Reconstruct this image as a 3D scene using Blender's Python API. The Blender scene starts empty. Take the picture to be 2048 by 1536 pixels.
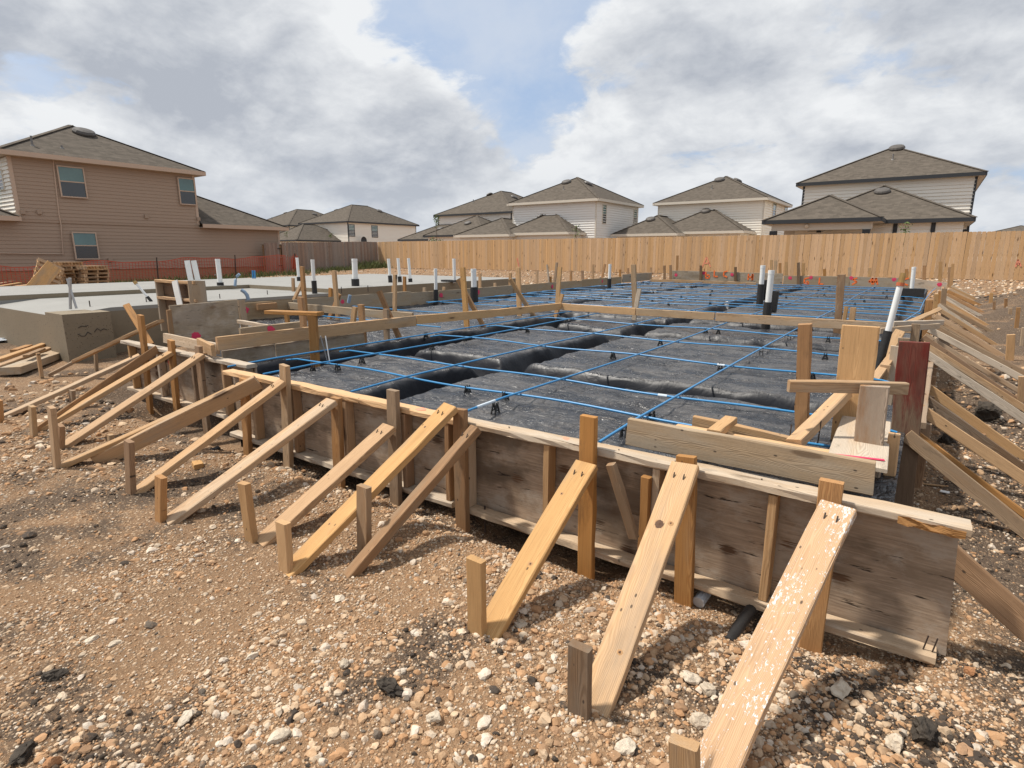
import bpy, math, random
import numpy as np
from mathutils import Vector, Matrix

random.seed(7); rng = np.random.default_rng(11)
sc = bpy.context.scene
COL = sc.collection

# ------------------------------------------------------------------ camera
FPX, HORY, VPX = 1160.0, 508.0, 1865.0          # calibrated on a 2048 px wide frame
TH = math.atan((768 - HORY) / FPX)
PS = math.atan((VPX - 1024) / (FPX / math.cos(TH)))
CAM = Vector((0, 0, 1.6))
FH = Vector((-math.sin(PS), math.cos(PS), 0)); RT = Vector((math.cos(PS), math.sin(PS), 0)); UPW = Vector((0, 0, 1))
FW = FH * math.cos(TH) - UPW * math.sin(TH); UPV = FH * math.sin(TH) + UPW * math.cos(TH)
cd = bpy.data.cameras.new('camera'); cam = bpy.data.objects.new('camera', cd); COL.objects.link(cam)
cd.sensor_width = 36.0; cd.lens = FPX / 2048 * 36.0; cd.clip_start = 0.05; cd.clip_end = 2000
Mc = Matrix((RT, UPV, -FW)).transposed().to_4x4(); Mc.translation = CAM; cam.matrix_world = Mc
sc.camera = cam

# ------------------------------------------------------------------ light
SUN = Vector((-0.50, -0.24, 1.0)).normalized()    # towards the sun
sl = bpy.data.lights.new('sun', 'SUN'); sl.energy = 4.7; sl.angle = math.radians(3.5); sl.color = (1.0, 0.94, 0.85)
so = bpy.data.objects.new('sun', sl); COL.objects.link(so); so.rotation_euler = SUN.to_track_quat('Z', 'Y').to_euler()
so.location = (0, 0, 30)
sc.view_settings.view_transform = 'Standard'; sc.view_settings.look = 'None'
sc.view_settings.exposure = 0.18; sc.view_settings.gamma = 1.0; sc.view_settings.use_curve_mapping = False

def raydir(px, py):
    return (FW * FPX + RT * (px - 1024) - UPV * (py - 768)).normalized()

class NT:
    """tiny node-tree writer"""
    def __init__(s, tree): s.t = tree; s.n = tree.nodes; s.l = tree.links
    def node(s, typ, **kw):
        nd = s.n.new(typ)
        for k, v in kw.items(): setattr(nd, k, v)
        return nd
    def put(s, sock, v):
        if hasattr(v, 'is_output'): s.l.new(v, sock)
        elif v is not None:
            if sock.type == 'RGBA' and not isinstance(v, (int, float)) and len(v) == 3: v = (*v, 1)
            sock.default_value = v
    def math(s, op, a, b=None, c=None, clamp=False):
        nd = s.node('ShaderNodeMath', operation=op, use_clamp=clamp)
        s.put(nd.inputs[0], a)
        if b is not None: s.put(nd.inputs[1], b)
        if c is not None: s.put(nd.inputs[2], c)
        return nd.outputs[0]
    def vmath(s, op, a, b=None, scale=None):
        nd = s.node('ShaderNodeVectorMath', operation=op)
        s.put(nd.inputs[0], a)
        if b is not None: s.put(nd.inputs[1], b)
        if scale is not None: s.put(nd.inputs['Scale'], scale)
        return nd.outputs['Value'] if op in ('DOT_PRODUCT', 'LENGTH') else nd.outputs[0]
    def mix(s, f, a, b, blend='MIX'):
        nd = s.node('ShaderNodeMix', data_type='RGBA', blend_type=blend); nd.clamp_factor = True
        s.put(nd.inputs[0], f); s.put(nd.inputs[6], a); s.put(nd.inputs[7], b)
        return nd.outputs[2]
    def noise(s, vec, scale=5, detail=4, rough=0.5, dist=0.0, lac=2.0):
        nd = s.node('ShaderNodeTexNoise')
        if vec is not None: s.put(nd.inputs['Vector'], vec)
        nd.inputs['Scale'].default_value = scale; nd.inputs['Detail'].default_value = detail
        nd.inputs['Roughness'].default_value = rough; nd.inputs['Distortion'].default_value = dist
        nd.inputs['Lacunarity'].default_value = lac
        return nd.outputs['Fac']
    def step(s, v, a, b, lo=0.0, hi=1.0, kind='SMOOTHSTEP'):
        nd = s.node('ShaderNodeMapRange', interpolation_type=kind); nd.clamp = True
        s.put(nd.inputs[0], v)
        for i, q in enumerate((a, b, lo, hi)): s.put(nd.inputs[i + 1], q)
        return nd.outputs[0]
    def mapping(s, vec, scale=(1, 1, 1), loc=(0, 0, 0), rot=(0, 0, 0)):
        nd = s.node('ShaderNodeMapping'); s.put(nd.inputs[0], vec)
        nd.inputs['Scale'].default_value = scale; nd.inputs['Location'].default_value = loc; nd.inputs['Rotation'].default_value = rot
        return nd.outputs[0]
    def voro(s, vec, scale=5, feature='F1', rand=1.0):
        nd = s.node('ShaderNodeTexVoronoi', feature=feature); s.put(nd.inputs['Vector'], vec)
        nd.inputs['Scale'].default_value = scale; nd.inputs['Randomness'].default_value = rand
        return nd
    def bump(s, h, strength=0.3, dist=0.01):
        nd = s.node('ShaderNodeBump'); s.put(nd.inputs['Height'], h)
        nd.inputs['Strength'].default_value = strength; nd.inputs['Distance'].default_value = dist
        return nd.outputs[0]
    def xyz(s, v):
        nd = s.node('ShaderNodeSeparateXYZ'); s.put(nd.inputs[0], v); return nd.outputs
    def comb(s, x=0.0, y=0.0, z=0.0):
        nd = s.node('ShaderNodeCombineXYZ')
        for i, q in enumerate((x, y, z)): s.put(nd.inputs[i], q)
        return nd.outputs[0]

# ------------------------------------------------------------------ sky: Nishita with broken cumulus
world = bpy.data.worlds.new('World'); sc.world = world; world.use_nodes = True
def build_sky():
    T = NT(world.node_tree); T.n.clear()
    out = T.node('ShaderNodeOutputWorld'); bg = T.node('ShaderNodeBackground'); bg.inputs[1].default_value = 0.1
    T.l.new(bg.outputs[0], out.inputs[0])
    sky = T.node('ShaderNodeTexSky', sky_type='NISHITA'); sky.sun_disc = False
    sky.sun_elevation = math.asin(SUN.z); sky.sun_rotation = math.atan2(SUN.x, SUN.y)
    sky.air_density = 1.0; sky.dust_density = 2.2; sky.ozone_density = 1.5; sky.altitude = 200
    d = T.node('ShaderNodeTexCoord').outputs['Generated']
    x, y, z = T.xyz(d)
    zc = T.math('ADD', T.math('MAXIMUM', z, 0.0), 0.42)
    def plane(up):
        zz = T.math('ADD', zc, up); return T.comb(T.math('DIVIDE', x, zz), T.math('DIVIDE', y, zz), T.math('MULTIPLY', z, 0.8))
    off = (21.3, 4.6, 0.4)
    def fld(up, det):
        q = T.vmath('ADD', plane(up), off)
        w = T.node('ShaderNodeTexNoise'); T.put(w.inputs['Vector'], q); w.inputs['Scale'].default_value = 3.4; w.inputs['Detail'].default_value = 3
        q = T.vmath('ADD', q, T.vmath('SCALE', T.vmath('SUBTRACT', w.outputs['Color'], (0.5, 0.5, 0.5)), scale=0.16))
        return T.noise(q, 4.2, det, 0.60, 0.0)
    n1 = fld(0.0, 12); n2 = fld(0.04, 7)
    big = T.noise(T.vmath('ADD', plane(0.0), (9.0, 2.0, 5.0)), 2.6, 5, 0.55)
    fine = T.noise(T.vmath('ADD', plane(0.0), (2.0, 6.0, 5.0)), 13.0, 7, 0.6, 0.3)
    def blobs(lst):
        acc = None
        for px, py, deg, amt in lst:
            dt = T.vmath('DOT_PRODUCT', d, tuple(raydir(px, py)))
            b = T.math('MULTIPLY', T.step(dt, math.cos(math.radians(deg)), 1.0, 0.0, 1.0), amt)
            acc = b if acc is None else T.math('ADD', acc, b)
        return acc
    cover = blobs(SKY_COVER); grey = blobs(SKY_GREY)
    dens = T.math('ADD', T.math('ADD', n1, cover), T.math('MULTIPLY', T.math('SUBTRACT', fine, 0.5), 0.16))
    mask = T.step(dens, 0.38, 0.53)
    veil = T.step(T.noise(T.vmath('ADD', plane(0.0), (1.0, 5.0, 3.0)), 2.2, 8, 0.6, 0.3), 0.34, 0.66, 0.12, 0.72)
    lit = T.math('MULTIPLY', T.math('SUBTRACT', n1, n2), 2.3)
    thick = T.math('ADD', T.math('ADD', T.step(dens, 0.46, 0.80, 0.06, 0.36), T.step(big, 0.34, 0.66, -0.06, 0.36)), grey)
    g = T.math('SUBTRACT', T.math('ADD', thick, T.math('MULTIPLY', T.math('SUBTRACT', fine, 0.5), 0.30)), lit)
    g = T.step(g, -0.05, 1.0, 0.0, 1.0, 'LINEAR')
    col = T.mix(g, (7.7, 7.85, 8.0), (4.05, 4.35, 4.9))
    low = T.step(z, 0.0, 0.20, 1.0, 0.0)
    col = T.mix(T.math('MULTIPLY', low, 0.45), col, (5.0, 5.4, 6.0))
    blue = T.mix(0.6, sky.outputs[0], (4.0, 5.5, 8.0))
    base = T.mix(veil, blue, (5.9, 6.4, 7.2))
    res = T.mix(mask, base, col)
    T.l.new(res, bg.inputs[0])
SKY_COVER = [(960, 40, 12, -0.17), (1010, 170, 9, -0.13), (1180, 60, 7, -0.08), (760, 5, 6, -0.12), (1640, 100, 8, -0.05), (400, 120, 5, -0.10), (640, 200, 16, 0.13), (860, 330, 10, 0.16), (180, 140, 18, 0.16), (1400, 170, 16, 0.10), (1950, 120, 14, 0.08), (1200, 320, 16, 0.05), (70, 20, 6, -0.10), (60, 240, 6, -0.10)]
SKY_GREY = [(150, 150, 13, 0.30), (480, 130, 7, 0.12), (320, 190, 6, 0.16), (790, 120, 9, -0.40), (600, 30, 7, -0.15), (850, 290, 8, 0.32), (1900, 110, 12, 0.26), (1450, 150, 10, 0.12), (720, 260, 8, 0.15), (220, 30, 6, -0.2), (430, 330, 9, 0.18), (100, 235, 6, -0.3), (1150, 280, 6, -0.2), (1680, 160, 5, -0.25)]
build_sky()

# ------------------------------------------------------------------ geometry helpers
def gp(px, py, z):
    """point where the sight line through a photo pixel meets the level plane z"""
    d = raydir(px, py); return CAM + d * ((z - CAM.z) / d.z)
def xp(px, py, X):
    d = raydir(px, py); return CAM + d * ((X - CAM.x) / d.x)
def yp(px, py, Y):
    d = raydir(px, py); return CAM + d * ((Y - CAM.y) / d.y)
def dp(px, py, ref):
    """point on a sight line at the same distance as ref"""
    d = raydir(px, py); return CAM + d * ((ref - CAM).dot(FH) / d.dot(FH))

WM = {}          # world matrices of what has been built
def link(o, M=None, parent=None):
    COL.objects.link(o)
    M = M or Matrix.Identity(4)
    WM[o.name] = M
    if parent is not None:
        o.parent = parent; o.matrix_basis = WM[parent.name].inverted() @ M
    else:
        o.matrix_basis = M
    return o
def tag(o, label=None, cat=None, group=None, kind=None):
    if label: o['label'] = label
    if cat: o['category'] = cat
    if group: o['group'] = group
    if kind: o['kind'] = kind
    return o
def empty(name, loc, label, cat, group=None):
    o = bpy.data.objects.new(name, None); o.empty_display_size = 0.2
    link(o, Matrix.Translation(Vector(loc)))
    return tag(o, label, cat, group)
def mesh_data(name, verts, faces, mat, smooth=False):
    me = bpy.data.meshes.new(name); me.from_pydata([tuple(v) for v in verts], [], [tuple(f) for f in faces])
    if mat is not None: me.materials.append(mat)
    if smooth: me.shade_smooth()
    me.update(); return me
def obj(name, me, M=None, parent=None):
    return link(bpy.data.objects.new(name, me), M, parent)
class MB:
    """collects simple solids into one mesh"""
    def __init__(s): s.v = []; s.f = []
    def add(s, vs, fs):
        b = len(s.v); s.v += [tuple(v) for v in vs]; s.f += [tuple(i + b for i in f) for f in fs]; return s
    def box(s, x0, x1, y0, y1, z0, z1):
        vs = [(x0, y0, z0), (x1, y0, z0), (x1, y1, z0), (x0, y1, z0), (x0, y0, z1), (x1, y0, z1), (x1, y1, z1), (x0, y1, z1)]
        return s.add(vs, [(0, 3, 2, 1), (4, 5, 6, 7), (0, 1, 5, 4), (1, 2, 6, 5), (2, 3, 7, 6), (3, 0, 4, 7)])
    def tube(s, pts, r, n=8, cap=True, r1=None):
        pts = [Vector(p) for p in pts]; m = len(pts); vs = []; fs = []
        for i, p in enumerate(pts):
            t = (pts[min(i + 1, m - 1)] - pts[max(i - 1, 0)]).normalized()
            a = t.cross(Vector((0, 0, 1)) if abs(t.z) < 0.9 else Vector((1, 0, 0))).normalized(); b = t.cross(a)
            rr = r if r1 is None else r + (r1 - r) * i / (m - 1)
            for k in range(n):
                an = 2 * math.pi * k / n; vs.append(p + (a * math.cos(an) + b * math.sin(an)) * rr)
        for i in range(m - 1):
            for k in range(n):
                fs.append((i * n + k, i * n + (k + 1) % n, (i + 1) * n + (k + 1) % n, (i + 1) * n + k))
        if cap:
            q = len(vs); vs += vs[:n] + vs[(m - 1) * n:m * n]; fs.append(tuple(q + k for k in range(n - 1, -1, -1))); fs.append(tuple(q + n + k for k in range(n)))
        return s.add(vs, fs)
    def bar(s, p0, p1, w, t, nrm):
        p0 = Vector(p0); p1 = Vector(p1); d = (p1 - p0).normalized(); nrm = Vector(nrm); nrm = (nrm - d * nrm.dot(d)).normalized(); q = d.cross(nrm)
        vs = [p + q * (sy * w / 2) + nrm * (sz * t / 2) for p in (p0, p1) for sy, sz in ((-1, -1), (1, -1), (1, 1), (-1, 1))]
        return s.add(vs, [(3, 2, 1, 0), (4, 5, 6, 7), (0, 1, 5, 4), (1, 2, 6, 5), (2, 3, 7, 6), (3, 0, 4, 7)])
    def build(s, name, mat, parent=None, smooth=False, M=None):
        me = mesh_data(name, s.v, s.f, mat, smooth)
        if M is not None: me.transform(M.inverted())
        return obj(name, me, M, parent)

def frame(p0, p1, nrm):
    d = (p1 - p0).normalized(); n = Vector(nrm); n = (n - d * n.dot(d)).normalized(); q = n.cross(d)
    M = Matrix((d, q, n)).transposed().to_4x4(); M.translation = p0; return M
def board_mesh(L, w, t, mat, rough=0.0015, segs=None, ch=0.004, waney=0.0):
    """a sawn board along local +X with eased edges, faint bow and uneven ends"""
    segs = segs or max(3, min(14, int(L / 0.16))); vs = []; fs = []
    c = min(ch, t * 0.3)
    prof = [(-w/2 + c, -t/2), (w/2 - c, -t/2), (w/2, -t/2 + c), (w/2, t/2 - c), (w/2 - c, t/2), (-w/2 + c, t/2), (-w/2, t/2 - c), (-w/2, -t/2 + c)]
    bow = random.uniform(-1, 1) * 0.004 * L; bow2 = random.uniform(-1, 1) * 0.003 * L; tw = random.uniform(-1, 1) * 0.012 * L
    sk = random.uniform(-0.03, 0.03); sk2 = random.uniform(-0.03, 0.03)
    for i in range(segs + 1):
        u = i / segs; x = L * u; k = 4 * u * (1 - u)
        for j, (y, z) in enumerate(prof):
            xx = x + ((sk * y / w * w) if i == 0 else (sk2 * y if i == segs else 0)) * 2
            r = rough * (2.2 if 0 < i < segs else 0.8)
            wy = waney * random.random() if j in (3, 4) else 0
            a = tw * (u - 0.5)
            yy = y * math.cos(a) - z * math.sin(a); zz = y * math.sin(a) + z * math.cos(a)
            vs.append((xx, yy + bow * k + random.uniform(-r, r) - wy, zz + bow2 * k + random.uniform(-r, r) * 0.6 - wy * 0.4))
    for i in range(segs):
        for j in range(8): fs.append((i*8+j, i*8+(j+1) % 8, i*8+8+(j+1) % 8, i*8+8+j))
    fs.append(tuple(range(7, -1, -1))); fs.append(tuple(segs*8+j for j in range(8)))
    return mesh_data('board', vs, fs, mat)
def board(name, p0, p1, w, t, nrm, mat, parent=None, **kw):
    p0 = Vector(p0); p1 = Vector(p1)
    return obj(name, board_mesh((p1 - p0).length, w, t, mat, **kw), frame(p0, p1, nrm), parent)

# 2-D value noise for terrain and film
def vnoise(x, y, seed=0):
    xi = np.floor(x).astype(np.int64); yi = np.floor(y).astype(np.int64); fx = x - xi; fy = y - yi
    fx = fx * fx * (3 - 2 * fx); fy = fy * fy * (3 - 2 * fy)
    def h(a, b):
        n = (a * 374761393 + b * 668265263 + seed * 1442695041) & 0x7fffffff
        n = ((n ^ (n >> 13)) * 1274126177) & 0x7fffffff
        return ((n ^ (n >> 16)) & 0xffff) / 65535.0
    return (h(xi, yi) * (1 - fx) + h(xi + 1, yi) * fx) * (1 - fy) + (h(xi, yi + 1) * (1 - fx) + h(xi + 1, yi + 1) * fx) * fy
def fbm(x, y, seed=0, oct=4, gain=0.5):
    a = 0; s = 0; g = 1.0
    for o in range(oct):
        a = a + g * vnoise(x * 2 ** o + o * 17.3, y * 2 ** o - o * 9.1, seed + o); s += g; g *= gain
    return a / s * 2 - 1
def sstep(v, a, b):
    t = np.clip((v - a) / (b - a), 0, 1); return t * t * (3 - 2 * t)
def grid_obj(name, X, Y, Z, mat, attrs=None):
    nx, ny = len(X), len(Y); gx, gy = np.meshgrid(X, Y)
    co = np.stack([gx, gy, Z], -1).reshape(-1, 3).astype(np.float32)
    me = bpy.data.meshes.new(name); me.vertices.add(nx * ny); me.vertices.foreach_set('co', co.ravel())
    i = np.arange(nx * ny).reshape(ny, nx)
    q = np.stack([i[:-1, :-1], i[:-1, 1:], i[1:, 1:], i[1:, :-1]], -1).reshape(-1, 4).astype(np.int32)
    me.loops.add(q.size); me.loops.foreach_set('vertex_index', q.ravel())
    me.polygons.add(len(q)); me.polygons.foreach_set('loop_start', np.arange(0, q.size, 4, dtype=np.int32))
    me.polygons.foreach_set('use_smooth', np.ones(len(q), dtype=bool))
    me.materials.append(mat); me.update(); me.validate()
    for k, v in (attrs or {}).items():
        a = me.attributes.new(k, 'FLOAT', 'POINT'); a.data.foreach_set('value', v.ravel().astype(np.float32))
    return obj(name, me)
# ------------------------------------------------------------------ materials
def new_mat(name):
    m = bpy.data.materials.new(name); m.use_nodes = True; T = NT(m.node_tree)
    b = T.n['Principled BSDF']; return m, T, b
def setp(T, b, col=None, rough=None, bump=None, spec=None, metal=None):
    if col is not None: T.put(b.inputs['Base Color'], col)
    if rough is not None: T.put(b.inputs['Roughness'], rough)
    if bump is not None: T.l.new(bump, b.inputs['Normal'])
    if spec is not None: T.put(b.inputs['Specular IOR Level'], spec)
    if metal is not None: T.put(b.inputs['Metallic'], metal)
def objvec(T, amt=37.0):
    co = T.node('ShaderNodeTexCoord').outputs['Object']; r = T.node('ShaderNodeObjectInfo').outputs['Random']
    return co, r, T.vmath('ADD', co, T.comb(T.math('MULTIPLY', r, amt), T.math('MULTIPLY', r, amt * 0.37), T.math('MULTIPLY', r, amt * 0.71)))
def wood(name, light, dark, weather=(0.30, 0.27, 0.23), wamt=0.3, stain=0.3, knots=0.6, ring=70, rough=0.75, var=0.22, splash=0.0, grainamt=0.6, upright=False):
    m, T, b = new_mat(name); co, r, v = objvec(T)
    if upright:
        q = T.xyz(co); co = T.comb(q[2], q[0], q[1]); q = T.xyz(v); v = T.comb(q[2], q[0], q[1])
    r2 = T.math('FRACT', T.math('MULTIPLY', r, 7.31)); r3 = T.math('FRACT', T.math('MULTIPLY', r, 13.7))
    x, y, z = T.xyz(co)
    # growth rings round a pith line that lies off the board
    y0 = T.math('SUBTRACT', T.math('MULTIPLY', r2, 0.12), 0.06); z0 = T.math('SUBTRACT', T.math('MULTIPLY', r3, -0.05), 0.022)
    wob = T.noise(T.mapping(v, (1.6, 6, 6)), 1.0, 3, 0.55)
    rv = T.comb(T.math('MULTIPLY', x, 0.05), T.math('ADD', y, T.math('ADD', y0, T.math('MULTIPLY', T.math('SUBTRACT', wob, 0.5), 0.05))),
                T.math('ADD', z, T.math('ADD', z0, T.math('MULTIPLY', T.math('SUBTRACT', wob, 0.5), 0.06))))
    wv = T.node('ShaderNodeTexWave', wave_type='RINGS', rings_direction='X'); T.put(wv.inputs['Vector'], rv)
    wv.inputs['Scale'].default_value = ring; wv.inputs['Distortion'].default_value = 1.2; wv.inputs['Detail'].default_value = 2; wv.inputs['Detail Scale'].default_value = 3
    rings = T.step(wv.outputs['Fac'], 0.15, 0.95)
    fib = T.noise(T.mapping(v, (5, 190, 190)), 1.0, 3, 0.6)
    fib2 = T.noise(T.mapping(v, (1.2, 45, 45)), 1.0, 3, 0.6)
    g = T.math('MULTIPLY', T.math('ADD', T.math('MULTIPLY', rings, 0.55), T.math('MULTIPLY', fib2, 0.5)), grainamt * 1.3)
    c = T.mix(g, light, dark)
    c = T.mix(T.step(fib, 0.45, 0.75, 0, 0.35), c, tuple(q * 0.55 for q in dark))
    wm = T.math('ADD', T.noise(T.mapping(v, (1.3, 7, 7)), 1.0, 5, 0.65), T.math('MULTIPLY', T.math('SUBTRACT', r3, 0.5), 0.35))
    wf = T.step(wm, 0.62 - wamt * 0.5, 0.86 - wamt * 0.5, 0.0, min(1.0, 0.35 + wamt))
    wc = T.mix(T.math('MULTIPLY', g, 0.8), weather, tuple(q * 0.45 for q in weather))
    c = T.mix(wf, c, wc)
    st = T.step(T.noise(T.mapping(v, (3, 9, 9), (5, 2, 1)), 1.0, 6, 0.7), 0.56, 0.70, 0, stain)
    c = T.mix(st, c, (0.055, 0.042, 0.032))
    h = T.math('SUBTRACT', T.math('MULTIPLY', fib, 0.5), T.math('MULTIPLY', rings, 0.35))
    if knots:
        kv = T.voro(T.mapping(v, (1.9, 9, 0.02)), 1.0); kd = T.math('ADD', kv.outputs['Distance'], T.math('MULTIPLY', T.math('SUBTRACT', fib2, 0.5), 0.12))
        sel = T.math('GREATER_THAN', T.xyz(kv.outputs['Color'])[0], 0.60)
        kf = T.math('MULTIPLY', T.step(kd, 0.16, 0.09, 0, knots), sel); halo = T.math('MULTIPLY', T.step(kd, 0.34, 0.12, 0, 0.35 * knots), sel)
        c = T.mix(halo, c, tuple(q * 0.6 for q in dark)); c = T.mix(kf, c, (0.07, 0.036, 0.018))
    # nail heads and small dark specks
    sp = T.voro(T.mapping(v, (14, 26, 0.05)), 1.0); ss = T.math('MULTIPLY', T.step(sp.outputs['Distance'], 0.15, 0.08, 0, 0.8), T.math('GREATER_THAN', T.xyz(sp.outputs['Color'])[1], 0.80))
    c = T.mix(ss, c, (0.03, 0.024, 0.02))
    if splash:
        sf = T.step(T.math('ADD', T.noise(T.mapping(v, (46, 95, 95)), 1.0, 5, 0.75), T.math('MULTIPLY', T.noise(v, 4, 2), 0.35)), 0.745, 0.80, 0, splash)
        c = T.mix(sf, c, (0.75, 0.74, 0.72)); h = T.math('ADD', h, T.math('MULTIPLY', sf, 0.8))
    hsv = T.node('ShaderNodeHueSaturation'); T.put(hsv.inputs['Color'], c)
    T.put(hsv.inputs['Value'], T.math('ADD', 1 - var / 2, T.math('MULTIPLY', r, var))); T.put(hsv.inputs['Saturation'], T.math('ADD', 0.92, T.math('MULTIPLY', r2, 0.18)))
    setp(T, b, hsv.outputs[0], rough, T.bump(h, 0.55, 0.003), 0.25)
    return m
W = {}
W['pine'] = wood('fresh_pine', (0.61, 0.385, 0.190), (0.44, 0.248, 0.11), wamt=0.05, stain=0.12, knots=0.8)
W['pine2'] = wood('handled_pine', (0.52, 0.33, 0.17), (0.35, 0.20, 0.09), (0.40, 0.32, 0.235), wamt=0.25, stain=0.25, knots=0.8)
W['splash'] = wood('splashed_pine', (0.56, 0.365, 0.21), (0.42, 0.245, 0.125), (0.48, 0.38, 0.28), wamt=0.30, stain=0.12, knots=0.6, splash=0.85)
W['orange'] = wood('orange_pine', (0.45, 0.25, 0.105), (0.27, 0.125, 0.048), (0.36, 0.26, 0.17), wamt=0.15, stain=0.3, knots=0.6)
W['tan'] = wood('weathered_tan', (0.50, 0.325, 0.18), (0.32, 0.185, 0.09), (0.47, 0.36, 0.25), wamt=0.33, stain=0.3, knots=0.6)
W['grey'] = wood('weathered_grey', (0.36, 0.22, 0.122), (0.19, 0.108, 0.058), (0.34, 0.255, 0.175), wamt=0.40, stain=0.45, knots=0.5, ring=90)
W['dark'] = wood('dark_brown_board', (0.21, 0.135, 0.08), (0.105, 0.062, 0.036), (0.21, 0.17, 0.13), wamt=0.3, stain=0.45, knots=0.4)
W['bleach'] = wood('bleached_rail', (0.57, 0.445, 0.315), (0.36, 0.25, 0.16), (0.58, 0.50, 0.405), wamt=0.45, stain=0.45, knots=0.5, rough=0.9)
W['form'] = wood('concrete_stained_board', (0.40, 0.295, 0.19), (0.26, 0.185, 0.115), (0.40, 0.335, 0.255), wamt=0.4, stain=0.3, knots=0.6, rough=0.9, grainamt=0.5)
W['picket'] = wood('new_cedar_picket', (0.585, 0.39, 0.222), (0.465, 0.29, 0.15), (0.55, 0.39, 0.24), wamt=0.1, stain=0.06, knots=0.9, var=0.28, grainamt=0.6, upright=True)
W['oldpicket'] = wood('old_grey_picket', (0.30, 0.215, 0.165), (0.22, 0.15, 0.115), (0.31, 0.26, 0.22), wamt=0.5, stain=0.12, knots=0.4, var=0.3, upright=True)

W['streak'] = wood('streaked_brown_board', (0.44, 0.25, 0.12), (0.24, 0.125, 0.06), (0.55, 0.48, 0.40), wamt=0.42, stain=0.3, knots=0.2, ring=150, grainamt=1.0)

def plywood(name, light, dark, patches=0.7, splits=0.8, damp=0.5):
    m, T, b = new_mat(name); co, r, v = objvec(T)
    wob = T.noise(T.mapping(v, (0.8, 5, 5)), 1.0, 4, 0.6)
    x, y, z = T.xyz(v)
    arg = T.math('ADD', T.math('MULTIPLY', y, 1.0), T.math('MULTIPLY', wob, 0.34))
    band = T.math('FRACT', T.math('MULTIPLY', arg, 38.0)); band = T.step(T.math('ABSOLUTE', T.math('SUBTRACT', band, 0.5)), 0.5, 0.2)
    fib = T.noise(T.mapping(v, (6, 160, 10)), 1.0, 3, 0.6)
    mott = T.noise(T.mapping(v, (2.2, 5, 5)), 1.0, 6, 0.65)
    c = T.mix(T.math('MULTIPLY', band, 0.42), light, dark)
    c = T.mix(T.step(fib, 0.45, 0.72, 0, 0.4), c, tuple(q * 0.6 for q in dark))
    c = T.mix(T.step(mott, 0.42, 0.68, 0, 0.75), c, tuple(q * 0.8 for q in dark))
    # concrete film, rubbed pale
    film = T.step(T.noise(T.mapping(v, (3, 4, 4), (3, 8, 2)), 1.0, 7, 0.72), 0.46, 0.62, 0, 0.7); c = T.mix(film, c, (0.40, 0.34, 0.275))
    dm = T.step(T.noise(T.mapping(v, (1.6, 2.6, 2), (9, 1, 0)), 1.0, 5, 0.6), 0.50, 0.64, 0, damp); c = T.mix(dm, c, (0.10, 0.072, 0.05))
    sp = T.noise(T.mapping(v, (4.5, 30, 10), (2, 2, 2)), 1.0, 4, 0.65); sf = T.step(sp, 0.605, 0.69, 0, splits); c = T.mix(sf, c, (0.03, 0.022, 0.017))
    kv = T.voro(T.mapping(v, (4.1, 7.0, 0.02)), 1.0, 'F1', 1.0); kn = T.math('MULTIPLY', T.step(T.math('ADD', kv.outputs['Distance'], T.math('MULTIPLY', T.math('SUBTRACT', fib, 0.5), 0.5)), 0.22, 0.12, 0, patches), T.math('GREATER_THAN', T.xyz(kv.outputs['Color'])[0], 0.55))
    kc = T.mix(T.xyz(kv.outputs['Color'])[2], (0.05, 0.035, 0.025), (0.25, 0.11, 0.045)); c = T.mix(kn, c, kc)
    hs = T.node('ShaderNodeHueSaturation'); T.put(hs.inputs['Color'], c); T.put(hs.inputs['Value'], T.math('ADD', 0.9, T.math('MULTIPLY', r, 0.2)))
    h = T.math('SUBTRACT', T.math('MULTIPLY', fib, 0.4), T.math('ADD', sf, T.math('MULTIPLY', kn, 0.5)))
    setp(T, b, hs.outputs[0], 0.85, T.bump(h, 0.6, 0.004), 0.2); return m
W['ply'] = plywood('weathered_plywood', (0.40, 0.30, 0.215), (0.235, 0.165, 0.11), 0.95, 0.95, 0.75)
W['plygrey'] = plywood('concrete_grey_plywood', (0.40, 0.32, 0.23), (0.29, 0.225, 0.155), 0.5, 0.5, 0.3)

def flat(name, col, rough=0.6, var=0.12, nscale=8, bump=0.0, spec=0.4, metal=0.0):
    m, T, b = new_mat(name); co, r, v = objvec(T)
    n = T.noise(v, nscale, 6, 0.65); c = T.mix(n, tuple(q * (1 - var) for q in col), tuple(min(1, q * (1 + var)) for q in col))
    setp(T, b, c, rough, T.bump(n, bump, 0.01) if bump else None, spec, metal); return m
PVC = flat('white_pvc', (0.74, 0.74, 0.72), 0.35, 0.08, 12)
SLEEVE = flat('black_foam_sleeve', (0.022, 0.021, 0.021), 0.6, 0.4, 20, 0.4)
BRASS = flat('brass', (0.42, 0.26, 0.10), 0.35, 0.2, 20, 0, 0.5, 0.8)
COPPER = flat('copper_ring', (0.45, 0.12, 0.05), 0.45, 0.2, 20)
STEEL = flat('galvanised_steel', (0.42, 0.43, 0.44), 0.45, 0.25, 20, 0, 0.5, 0.6)
NAIL = flat('rusty_nail', (0.05, 0.035, 0.028), 0.6, 0.3, 40)
CHAIRP = flat('black_plastic_chair', (0.018, 0.018, 0.018), 0.5, 0.3, 30)
CABLE = flat('blue_cable_sheath', (0.04, 0.22, 0.45), 0.32, 0.10, 30)
TAPE = flat('pale_tape', (0.55, 0.62, 0.68), 0.4, 0.2, 30)
CONDUIT = flat('grey_blue_conduit', (0.22, 0.30, 0.40), 0.45, 0.1)
MESHRED = flat('orange_red_mesh', (0.46, 0.085, 0.045), 0.55, 0.2)
TRIMW = flat('cream_trim', (0.60, 0.545, 0.46), 0.6, 0.05)
TRIMD = flat('charcoal_trim', (0.032, 0.034, 0.038), 0.55, 0.1)
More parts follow.
